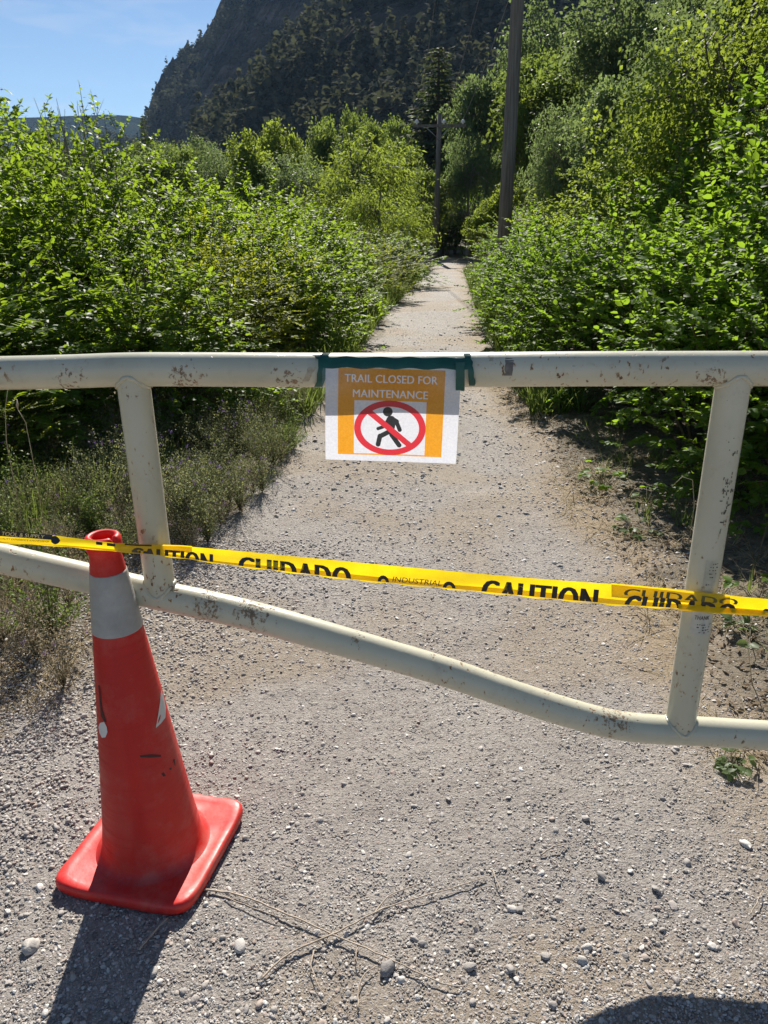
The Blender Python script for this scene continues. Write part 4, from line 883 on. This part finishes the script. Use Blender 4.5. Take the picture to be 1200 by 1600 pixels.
# ------------------------------------------------------------------ the paper notice
SW, SHh = .2745, .2005           # sheet size, metres
def paper_mat():
    m, n, l, o = mat('printed_paper'); uv = N(n, 'TexCoord').outputs['Object']; sp = N(n, 'SeparateXYZ'); l.new(uv, sp.inputs[0])
    u = mth(n, l, 'ADD', mth(n, l, 'DIVIDE', sp.outputs[0], SW), .5); v = mth(n, l, 'DIVIDE', mth(n, l, 'MULTIPLY', sp.outputs[2], -1.0), SHh)
    def rect(u0, u1, v0, v1):
        a_ = mth(n, l, 'MULTIPLY', mth(n, l, 'GREATER_THAN', u, u0), mth(n, l, 'LESS_THAN', u, u1)); b_ = mth(n, l, 'MULTIPLY', mth(n, l, 'GREATER_THAN', v, v0), mth(n, l, 'LESS_THAN', v, v1)); return mth(n, l, 'MULTIPLY', a_, b_)
    cu, cv = .488, .645
    def ell(rx, ry):
        a_ = mth(n, l, 'POWER', mth(n, l, 'DIVIDE', mth(n, l, 'ABSOLUTE', mth(n, l, 'SUBTRACT', u, cu)), rx), 2.0); b_ = mth(n, l, 'POWER', mth(n, l, 'DIVIDE', mth(n, l, 'ABSOLUTE', mth(n, l, 'SUBTRACT', v, cv)), ry), 2.0)
        return mth(n, l, 'LESS_THAN', mth(n, l, 'ADD', a_, b_), 1.0)
    AS = SHh/SW
    def seg(p, q, r):     # capsule in (u, v*AS) space
        px, py, qx, qy = p[0], p[1]*AS, q[0], q[1]*AS; dx, dy = qx-px, qy-py; L2 = dx*dx+dy*dy
        vv = mth(n, l, 'MULTIPLY', v, AS); ax_ = mth(n, l, 'SUBTRACT', u, px); ay_ = mth(n, l, 'SUBTRACT', vv, py)
        t = mth(n, l, 'DIVIDE', mth(n, l, 'ADD', mth(n, l, 'MULTIPLY', ax_, dx), mth(n, l, 'MULTIPLY', ay_, dy)), L2 or 1.0); t = mth(n, l, 'MINIMUM', mth(n, l, 'MAXIMUM', t, 0.0), 1.0)
        ex = mth(n, l, 'SUBTRACT', ax_, mth(n, l, 'MULTIPLY', t, dx)); ey = mth(n, l, 'SUBTRACT', ay_, mth(n, l, 'MULTIPLY', t, dy))
        d2 = mth(n, l, 'ADD', mth(n, l, 'MULTIPLY', ex, ex), mth(n, l, 'MULTIPLY', ey, ey)); return mth(n, l, 'LESS_THAN', d2, r*r)
    def k(x, y): return ((x-192)/773, (y-157)/563)
    fig = None
    for p, q, r in [((554, 423), (554.5, 423), 28), ((574, 473), (572, 505), 27), ((584, 478), (574, 535), 20), ((588, 470), (606, 480), 15), ((606, 480), (627, 528), 12), ((550, 505), (500, 524), 10), ((556, 480), (548, 505), 14),
                    ((566, 540), (512, 570), 14), ((512, 568), (502, 618), 14), ((580, 558), (626, 620), 14)]:
        s = seg(k(*p), k(*q), r/773); fig = s if fig is None else mth(n, l, 'MAXIMUM', fig, s)
    ring = mth(n, l, 'SUBTRACT', ell(.270, .288), ell(.220, .226)); slash = mth(n, l, 'MULTIPLY', seg(k(420, 405), k(715, 640), 17/773), ell(.25, .27)); red = mth(n, l, 'MAXIMUM', ring, slash)
    mott = noi(n, l, 220, 4, uv, .6)
    wh = mixc(n, l, rng(n, l, mott, .35, .65), (.74, .74, .80), (.84, .84, .88)); og = mixc(n, l, rng(n, l, mott, .35, .65), (.80, .33, .015), (.88, .40, .03))
    c = mixc(n, l, rect(.095, .886, .035, .935), wh, og); c = mixc(n, l, rect(.217, .757, .36, .92), c, wh); c = mixc(n, l, fig, c, (.025, .027, .032)); c = mixc(n, l, red, c, (.70, .035, .055))
    d = N(n, 'BsdfDiffuse'); t = N(n, 'BsdfTranslucent'); l.new(c, d.inputs[0]); l.new(c, t.inputs[0]); a_ = N(n, 'MixShader'); a_.inputs[0].default_value = .40; l.new(d.outputs[0], a_.inputs[1]); l.new(t.outputs[0], a_.inputs[2]); l.new(a_.outputs[0], o.inputs[0]); return m
def clearmat(name, rough=.12, gf=.5, tint=(1, 1, 1)):
    m, n, l, o = mat(name); t = N(n, 'BsdfTransparent'); t.inputs[0].default_value = (*tint, 1); g = N(n, 'BsdfGlossy', i_Roughness=rough); f = N(n, 'LayerWeight', i_Blend=.5).outputs['Facing']; x = N(n, 'MixShader')
    l.new(mth(n, l, 'MULTIPLY_ADD', mth(n, l, 'POWER', f, 4.0), gf, .05), x.inputs[0]); l.new(t.outputs[0], x.inputs[1]); l.new(g.outputs[0], x.inputs[2]); l.new(x.outputs[0], o.inputs[0]); return m
top_c = gat(614.5, 571, -(PR+.004))
notice = empty('paper_notice', top_c); notice.rotation_euler = (R(3.5), R(1.7), 0)
notice.rotation_euler = (R(-3.5), R(1.7), R(-2.8))
tagset(notice, 'laminated orange and white trail closed notice hanging from the top rail', 'sign')
def sheet(u, v, off=0):   # slightly bowed sheet: local x right, z down from the top edge, -y towards the viewer
    return Vector(((u-.5)*SW, -off-.006*math.sin(math.pi*min(max(v, 0), 1))*(.6+.4*math.cos(6*u))+.004*v*(2*u-1)**2-.003*math.sin(5*u+2)*v, -v*SHh))
def sheet_grid(u0, u1, v0, v1, off, nu=28, nv=20):
    return np.array([[tuple(sheet(u0+(u1-u0)*j/nu, v0+(v1-v0)*i/nv, off)) for j in range(nu+1)] for i in range(nv+1)])
g = Geo(); g.grid(sheet_grid(0, 1, 0, 1, 0)); put('paper', g.mesh('paper', paper_mat()), notice)
lam = clearmat('laminate_film', .12, .8, (.97, .97, .97)); frost = None
g = Geo(); g.grid(sheet_grid(-.025, 1.025, .0, 1.045, .0012)); put('laminate', g.mesh('laminate', lam), notice)
lw = simple('white_print', (.86, .80, .72), .6, .04)
def slet(s, u0, u1, v0, v1):
    bm = text_bm(s, 1, 0, .035); bm_obj('lettering', bm, lw, notice, lambda c: sheet(u0+(u1-u0)*c.x, v1+(v0-v1)*c.y, .0004+c.z))
slet('TRAIL CLOSED FOR', .142, .832, .098, .178); slet('MAINTENANCE', .205, .765, .25, .33)
# green tape
gt = simple('dark_green_tape', (.005, .075, .055), .38, .2, 30, bumpd=.0015, bscale=50)
tape_g = empty('green_tape', (0, GY, 0)); tagset(tape_g, 'dark green adhesive tape holding the notice on the rail', 'tape')
def tpatch(px0, px1, f0, f1, off, skew=0, n=10, seed=1):
    g = Geo(); G = np.array(rail_patch(px0, px1, f0, f1, off, n, skew, seed))-np.array(tape_g.location); g.grid(G); return put('tape_strip', g.mesh('tape_strip', gt), tape_g)
G = []
for i in range(7):
    row = []
    for j in range(33):
        px = 500+(732-500)*j/32; f = R(46-5*i-(px-500)*.02+2*math.sin(px*.13)*(i in (0, 6))); c = gat(px, 577.8); rr_ = PR+.0105+(.0006*math.sin(px*.2))
        row.append((c.x, c.y-GY-math.cos(f)*rr_, c.z+math.sin(f)*rr_))
    G.append(row)
g = Geo(); g.grid(np.array(G)); put('tape_strip', g.mesh('tape_strip', gt), tape_g)
tpatch(505, 518, 66, -46, .0062, -12, seed=2); tpatch(488, 508, 66, 46, .0025, 10, seed=5)
tpatch(722, 732, 66, -42, .0050, 9, seed=3)
G = np.array([[tuple(gat(712+14*j/3, 566+44*i/8, -(PR+.0125+.004*math.sin(i*.4)))-tape_g.location) for j in range(4)] for i in range(9)]); g = Geo(); g.grid(G); put('tape_strip', g.mesh('tape_strip', gt), tape_g)

# ------------------------------------------------------------------ caution tape
def ctape_mat():
    m, n, l, o = mat('yellow_barrier_film'); P = N(n, 'NewGeometry').outputs['Position']; d = N(n, 'BsdfDiffuse'); t = N(n, 'BsdfTranslucent'); g = N(n, 'BsdfGlossy', i_Roughness=.3)
    c = mixc(n, l, rng(n, l, noi(n, l, 25, 4, P), .35, .65), (.82, .58, .005), (.88, .66, .01)); l.new(c, d.inputs[0]); l.new(c, t.inputs[0])
    nb = bump(n, l, noi(n, l, 60, 3, P), .002); l.new(nb, g.inputs['Normal']); l.new(nb, d.inputs['Normal'])
    a_ = N(n, 'MixShader'); a_.inputs[0].default_value = .5; l.new(d.outputs[0], a_.inputs[1]); l.new(t.outputs[0], a_.inputs[2]); b_ = N(n, 'MixShader'); l.new(mth(n, l, 'MULTIPLY_ADD', mth(n, l, 'POWER', N(n, 'LayerWeight', i_Blend=.5).outputs['Facing'], 4.0), .35, .03), b_.inputs[0]); l.new(a_.outputs[0], b_.inputs[1]); l.new(g.outputs[0], b_.inputs[2]); l.new(b_.outputs[0], o.inputs[0]); return m
YT = ctape_mat()
K = np.array([(-700, 770, 800, 1.58), (-150, 816, 838, 1.51), (0, 829, 848, 1.478), (80, 836, 852, 1.474), (135, 843, 857, 1.470), (185, 849, 862, 1.478), (215, 851, 864, 1.54), (245, 851.5, 867, 1.578), (285, 853, 872, 1.574), (380, 861.5, 885, 1.566), (550, 878, 905, 1.553), (700, 892, 919, 1.542), (850, 905, 934, 1.531), (960, 913, 944, 1.523), (1050, 921, 950, 1.517), (1110, 928, 955, 1.515), (1200, 936, 961, 1.53), (1500, 962, 990, 1.56), (1800, 985, 1012, 1.60)])
def tp(px, fr, off=0):
    a_ = np.interp(px, K[:, 0], K[:, 1]); b_ = np.interp(px, K[:, 0], K[:, 2]); Yd = np.interp(px, K[:, 0], K[:, 3]); p = at(px, a_+(b_-a_)*fr, Yd+.004*math.sin(fr*3.14+px*.02)-off); return p
ct = empty('caution_tape', (0, 1.57, 0)); tagset(ct, 'yellow barrier tape with black lettering stretched across the gate and cone top', 'barrier tape')
def ctl(p): return Vector(p)-ct.location
def strip(px0, px1, f0, f1, off, m_, name, n=None, wav=0):
    n = n or max(2, int((px1-px0)/8)); G = [[tuple(ctl(tp(px0+(px1-px0)*j/n, f0+(f1-f0)*i/4+wav*math.sin(px0+j*.8)*(i == 4), off))) for j in range(n+1)] for i in range(5)]; g = Geo(); g.grid(G); return put(name, g.mesh(name, m_), ct)
strip(-700, 1800, 0, 1, 0, YT, 'band', 320)
strip(0, 1200, .62, 1.05, -.004, YT, 'folded_layer', 150, .04); strip(185, 300, -.05, .5, -.003, YT, 'folded_layer', 20, .1)
strip(955, 1140, -.04, .55, -.003, YT, 'folded_layer'); strip(1060, 1500, .75, 1.1, .002, YT, 'folded_layer')
def ttext(s, x0, x1, f0, f1, shear=0, bold=.04, clip=.985, m_=black, off=.0006, ytop=None):
    bm = text_bm(s, 1, shear, bold); asp = (f1-f0)
    if clip is not None and f1 > clip:
        yc = (f1-clip)/(f1-f0); geom = bm.verts[:]+bm.edges[:]+bm.faces[:]; bmesh.ops.bisect_plane(bm, geom=geom, plane_co=(0, yc, 0), plane_no=(0, -1, 0), clear_outer=True)
    return bm_obj('lettering', bm, m_, ct, lambda c: ctl(tp(x0+(x1-x0)*c.x, f1+(f0-f1)*c.y, off+c.z)))
ttext('CAUTION', 205, 333, .40, 1.85, 0, .12); ttext('CUIDADO', 372, 549, .36, 1.7, 0, .12); ttext('CAUTION', 752, 936, .32, 1.6, .15, .12); ttext('CUIDADO', 973, 1150, .48, 1.8, .35, .12)
dim = simple('print_seen_through_film', (.10, .09, .01), .5, .1)
ttext('CUIDADO', 975, 1153, .16, .62, .1, .04, .5, dim, .0009); ttext('INDUSTRIAL', 613, 690, .62, .92, .2, .0)
for x0, x1 in ((590, 608), (692, 712), (1190, 1206)):
    G = []; 
    for i in range(9):
        t = math.pi*i/8; ca, sa = math.cos(t), math.sin(t); xc = (x0+x1)/2; rx_ = (x1-x0)/2
        G.append([tuple(ctl(tp(xc-ca*rx_*q, .99-sa*.38*q, .0006))) for q in (.45, 1.0)])
    g = Geo(); g.grid(G); put('logo_mark', g.mesh('logo_mark', black), ct)
strip(-150, 82, -.02, .46, .0006, black, 'black_stripe'); yl = simple('cream_print', (.85, .7, .3), .5, .05)
ttext('TOOL & SUPPLY', 3, 70, .06, .40, .2, .03, None, yl, .0012); ttext('QUALITY EXPERIENCE KNOWLEDGE', -4, 77, .58, .76, .2, .01, None); 
G = [[tuple(ctl(tp(80+16*i/8, .45+.42*s*math.sin(math.pi*min(1, (i+1)/8))**.7, .0008))) for s in (-1, 1)] for i in range(8)]; g = Geo(); g.grid(G); put('logo_mark', g.mesh('logo_mark', black), ct)
strip(150, 160, .1, .45, .0008, black, 'logo_mark', 2); strip(167, 180, .1, .45, .0008, black, 'logo_mark', 2); strip(195, 237, -.02, .16, .0008, black, 'logo_mark', 6); strip(206, 220, .72, .99, .0008, black, 'logo_mark', 3); strip(224, 232, .72, .99, .0008, black, 'logo_mark', 3)

# ------------------------------------------------------------------ traffic cone
def conemat(nm, k=1.0):
    m, n, l, o = mat(nm); P = N(n, 'TexCoord').outputs['Object']; b = N(n, 'BsdfPrincipled', i_Roughness=.42); t = N(n, 'BsdfTranslucent')
    mp_ = N(n, 'Mapping'); mp_.inputs['Scale'].default_value = (9, 9, 2.5); l.new(P, mp_.inputs[0])
    f = noi(n, l, 1.0, 6, mp_.outputs[0], .6); c = mixc(n, l, rng(n, l, f, .3, .7), (.55, .013, .011), (.70, .026, .016))
    sc1 = noi(n, l, 45, 5, mp_.outputs[0], .7); c = mixc(n, l, rng(n, l, sc1, .58, .74, 0, .75), c, (.16, .03, .02)); c = mixc(n, l, rng(n, l, noi(n, l, 7, 6, P, .7), .50, .72, 0, .5), c, (.62, .20, .15))
    l.new(c, b.inputs[0]); sz_ = N(n, 'SeparateXYZ'); l.new(P, sz_.inputs[0]); du = mth(n, l, 'MULTIPLY', rng(n, l, sz_.outputs[2], .03, .22, 1, 0), rng(n, l, noi(n, l, 22, 6, P, .7), .45, .65, 0, .22 if k > .5 else .12)); c = mixc(n, l, du, c, (.42, .26, .20)); l.new(c, b.inputs[0])
    mq = N(n, 'Mapping'); mq.inputs['Scale'].default_value = (4, 4, 60); mq.inputs['Rotation'].default_value = (.2, .15, 0); l.new(P, mq.inputs[0]); sk = noi(n, l, 1.3, 6, mq.outputs[0], .75); c = mixc(n, l, rng(n, l, sk, .60, .72, 0, .55), c, (.22, .035, .03)); l.new(c, b.inputs[0])
    l.new(rng(n, l, sk, .4, .65, .36, .62), b.inputs['Roughness']); t.inputs[0].default_value = (.85, .04, .01, 1); l.new(bump(n, l, noi(n, l, 14, 4, P), .004, .5), b.inputs['Normal'])
    a_ = N(n, 'MixShader'); a_.inputs[0].default_value = .22*k; l.new(b.outputs[0], a_.inputs[1]); l.new(t.outputs[0], a_.inputs[2]); l.new(a_.outputs[0], o.inputs[0]); return m
CMt = conemat('red_orange_rubber'); CMb = conemat('red_orange_base', .15)
crn = [gp(84, 1372, .03), gp(287, 1412, .03), gp(380, 1250, .03)]
cc = (crn[0]+crn[2])/2; half = ((crn[0]-crn[1]).length+(crn[1]-crn[2]).length)/4; e1_ = (crn[2]-crn[1]); rzc = math.atan2(e1_.y, e1_.x)
half *= 1.07; cone = empty('traffic_cone', (cc.x-.002, cc.y, float(gz(cc.x, cc.y))+.002), 0); cone.rotation_euler = (0, R(-.9), 0); tagset(cone, 'scuffed red-orange traffic cone with one pale reflective collar beside the gate', 'traffic cone')
print('cone', cc, 'half', half, 'rz', math.degrees(rzc))
CH = .905
def lathe(prof, k=64, fn=None):
    G = []
    for r_, z_ in prof:
        G.append([(r_*math.cos(2*math.pi*j/k), r_*math.sin(2*math.pi*j/k), z_) for j in range(k)])
    return np.array(G)
RB, RT, Z0 = .127, .035, .035
def rc(z): return RB+(RT-RB)*(z-Z0)/(CH-.05-Z0)
outer = [(RB+.018, .030), (RB+.006, .036)]+[(rc(z), z) for z in np.linspace(.05, CH-.06, 24)]+[(RT-.001, CH-.045), (RT+.004, CH-.032), (RT+.0045, CH-.014), (RT+.002, CH-.004), (RT-.004, CH), (RT-.010, CH-.003), (RT-.012, CH-.012)]
inner = [(RT-.010, CH-.05)]+[(rc(z)-.004, z) for z in np.linspace(CH-.06, .05, 12)]+[(RB, .012)]
GG = lathe(outer+inner, 72)
k = 72
for i in range(GG.shape[0]):       # slot in the lip and a small dent
    for j in range(k):
        an = 2*math.pi*j/k; x_, y_, z_ = GG[i, j]
        if z_ > CH-.04: z2 = -.010*math.exp(-((an-math.radians(330))/.14)**2); GG[i, j, 2] += z2
        s = 1-.012*math.sin(an*2+z_*5)*(z_ > .1); GG[i, j, 0] *= s; GG[i, j, 1] *= s
g = Geo(); g.grid(GG, closed=True); put('body', g.mesh('body', CMt), cone)
# base plate
def rsq(an, a_, rad):
    c_, s_ = abs(math.cos(an)), abs(math.sin(an)); p = 9; return a_/((c_**p+s_**p)**(1/p))
G = []
for sc_, z_, mixv in ((.0, .006, -1), (1-.02, .002, 0), (1, .010, 0), (1, .024, 0), (.985, .031, 0), (.955, .034, 0), (.87, .031, 0), (.8, .029, 0), (0, .030, 1)):
    row = []
    for j in range(96):
        an = 2*math.pi*j/96
        if mixv == -1: r_ = RB-.004
        elif mixv == 1: r_ = RB+.018
        else: r_ = rsq(an, half*sc_, .04)
        cu = .006*math.cos(4*(an-math.pi/4))**2*(r_ > RB+.03)*max(0, math.cos(4*an-math.pi)) if mixv == 0 else 0
        row.append((r_*math.cos(an+rzc), r_*math.sin(an+rzc), z_+cu))
    G.append(row)
g = Geo(); g.grid(np.array(G), closed=True); put('base', g.mesh('base', CMb), cone)
# reflective collar and remnants of the lower one
def collarmat():
    m, n, l, o = mat('grimy_reflective_sleeve'); P = N(n, 'TexCoord').outputs['Object']; b = N(n, 'BsdfPrincipled', i_Roughness=.38)
    c = mixc(n, l, rng(n, l, noi(n, l, 16, 6, P, .65), .3, .7), (.29, .28, .255), (.42, .41, .375)); c = mixc(n, l, rng(n, l, noi(n, l, 60, 5, P, .7), .6, .75, 0, .5), c, (.28, .26, .23)); l.new(c, b.inputs[0])
    mp_ = N(n, 'Mapping'); mp_.inputs['Scale'].default_value = (7, 7, 30); l.new(P, mp_.inputs[0]); l.new(bump(n, l, noi(n, l, 1, 4, mp_.outputs[0]), .006, .5), b.inputs['Normal']); l.new(b.outputs[0], o.inputs[0]); return m
CO = collarmat(); zt, zb = .818, .672
g = Geo(); g.grid(lathe([(rc(zb)+.0003, zb), (rc(zb)+.002, zb+.001)]+[(rc(z)+.0022, z) for z in np.linspace(zb+.004, zt-.004, 10)]+[(rc(zt)+.002, zt-.001), (rc(zt)+.0003, zt)], 64), closed=True); put('reflective_collar', g.mesh('reflective_collar', CO), cone)
def patch(poly, name, m_):
    """poly in (degrees round the cone, height); built as a fan on the surface"""
    g = Geo(); c_ = (sum(p[0] for p in poly)/len(poly), sum(p[1] for p in poly)/len(poly)); V_ = []
    for a_, z_ in [c_]+poly: r_ = (rc(z_)+.0012)*(1-.012*math.sin(R(a_)*2+z_*5)); V_.append((r_*math.cos(R(a_)), r_*math.sin(R(a_)), z_))
    g.add(V_, [[0, i+1, (i+1) % len(poly)+1] for i in range(len(poly))]); put(name, g.mesh(name, m_), cone)
pale = simple('torn_white_sleeve', (.66, .63, .58), .5, .1)
def cpx(px, py):      # photo pixel -> (angle, height) on the cone surface
    d = ray(px, py); o_ = Vector((0, 0, CAM_H))-cone.location; t = 1.2
    for _ in range(700):
        p = o_+d*t
        if math.hypot(p.x, p.y) <= rc(p.z)+.001: break
        t += .001
    return (math.degrees(math.atan2(p.y, p.x)), p.z)
patch([cpx(*q) for q in ((161, 1129), (168, 1127), (172, 1135), (173, 1143), (170, 1151), (164, 1152), (160, 1144), (159, 1135))], 'torn_sleeve_scrap', pale)
patch([cpx(*q) for q in ((257, 1078), (261, 1090), (264, 1108), (263, 1122), (256, 1131), (248, 1138), (252, 1118), (255, 1100))], 'torn_sleeve_scrap', pale)
darkm = simple('dark_scrape', (.06, .012, .01), .6, .2)
for pl in (((255, 1209), (259, 1207), (262, 1213), (258, 1214)), ((268, 1201), (271, 1200), (271, 1203), (269, 1204)), ((274, 1188), (280, 1187), (280, 1197), (277, 1198)), ((222, 1180), (240, 1179), (255, 1180), (255, 1183), (240, 1184), (223, 1183)), ((160, 1070), (162, 1070), (166, 1118), (172, 1128), (168, 1126), (163, 1118))):
    patch([cpx(*q) for q in pl], 'scrape_mark', darkm)

# ------------------------------------------------------------------ dry stems lying on the path
stemm = simple('dry_stem', (.40, .32, .24), .7, .3, 60)
for pl, r_, lb in [([(318, 1385), (380, 1398), (440, 1425), (520, 1463), (600, 1498), (690, 1536), (735, 1537)], .0024, 'long dry stem running from the cone base down to the right'),
   ([(408, 1530), (450, 1492), (530, 1458), (600, 1422), (690, 1395), (760, 1372)], .0024, 'long dry stem crossing the other at its middle'),
   ([(583, 1430), (610, 1402), (655, 1382)], .002, 'short forked dry stem above the crossing'), ([(490, 1485), (487, 1515), (508, 1558)], .0014, 'thin curved dry stem below the crossing'),
   ([(560, 1578), (563, 1535), (590, 1510)], .002, 'dark short stem beside the blue grey stone'), ([(845, 1338), (865, 1328), (885, 1320)], .0022, 'short dry stick lying alone in the middle right gravel'),
   ([(1173, 1424), (1185, 1405), (1192, 1388)], .0014, 'thin dry stick near the right edge of the gravel'), ([(770, 1362), (778, 1385), (792, 1410)], .0012, 'thin dry fibre right of the long stems'), ([(216, 1480), (240, 1455), (262, 1430)], .0025, 'short stem lying in the cone shadow'),
   ([(560, 1478), (556, 1500), (562, 1515)], .0013, 'tiny side twig at the stem crossing'), ([(350, 1398), (420, 1428), (470, 1440)], .0014, 'thin stem parallel to the first long one')]:
    P = smooth_poly([gp(a_, b_, .004) for a_, b_ in pl], 6); c0 = P[0].copy(); rr = random.Random(int(pl[0][0])); Q = []
    for i, q in enumerate(P): Q.append(Vector((q.x+rr.uniform(-.0015, .0015), q.y+rr.uniform(-.0015, .0015), float(gz(q.x, q.y))+.006+.006*math.sin(math.pi*i/len(P))+rr.uniform(0, .002)))-c0)
    g = Geo(); g.tube(Q, [r_*(1.15-.6*i/len(Q)) for i in range(len(Q))], 6); o = put('fallen_twig', g.mesh('fallen_twig', stemm)); o.location = c0; tagset(o, lb, 'twig')

# ------------------------------------------------------------------ haze in the valley air
m, n, l, o = mat('valley_haze'); v = N(n, 'VolumePrincipled', i_Density=.00011, i_Anisotropy=0.0); v.inputs['Color'].default_value = (.42, .66, 1, 1); l.new(v.outputs[0], o.inputs['Volume'])
zs = [ob.matrix_world.translation.z for ob in bpy.data.objects]
g = Geo(); g.box((0, 1200, 190), (4400, 3600, 440)); hz = put('haze', g.mesh('haze', m, False)); tagset(hz, kind='stuff')
for ob in bpy.data.objects: kids_clean(ob)
tris = sum(sum(len(p.vertices)-2 for p in me.polygons) if len(me.polygons) < 3000 else len(me.polygons)*(len(me.polygons[0].vertices)-2) for me in bpy.data.meshes if me.users)
print('TRIS', tris, 'OBJECTS', len(bpy.data.objects))
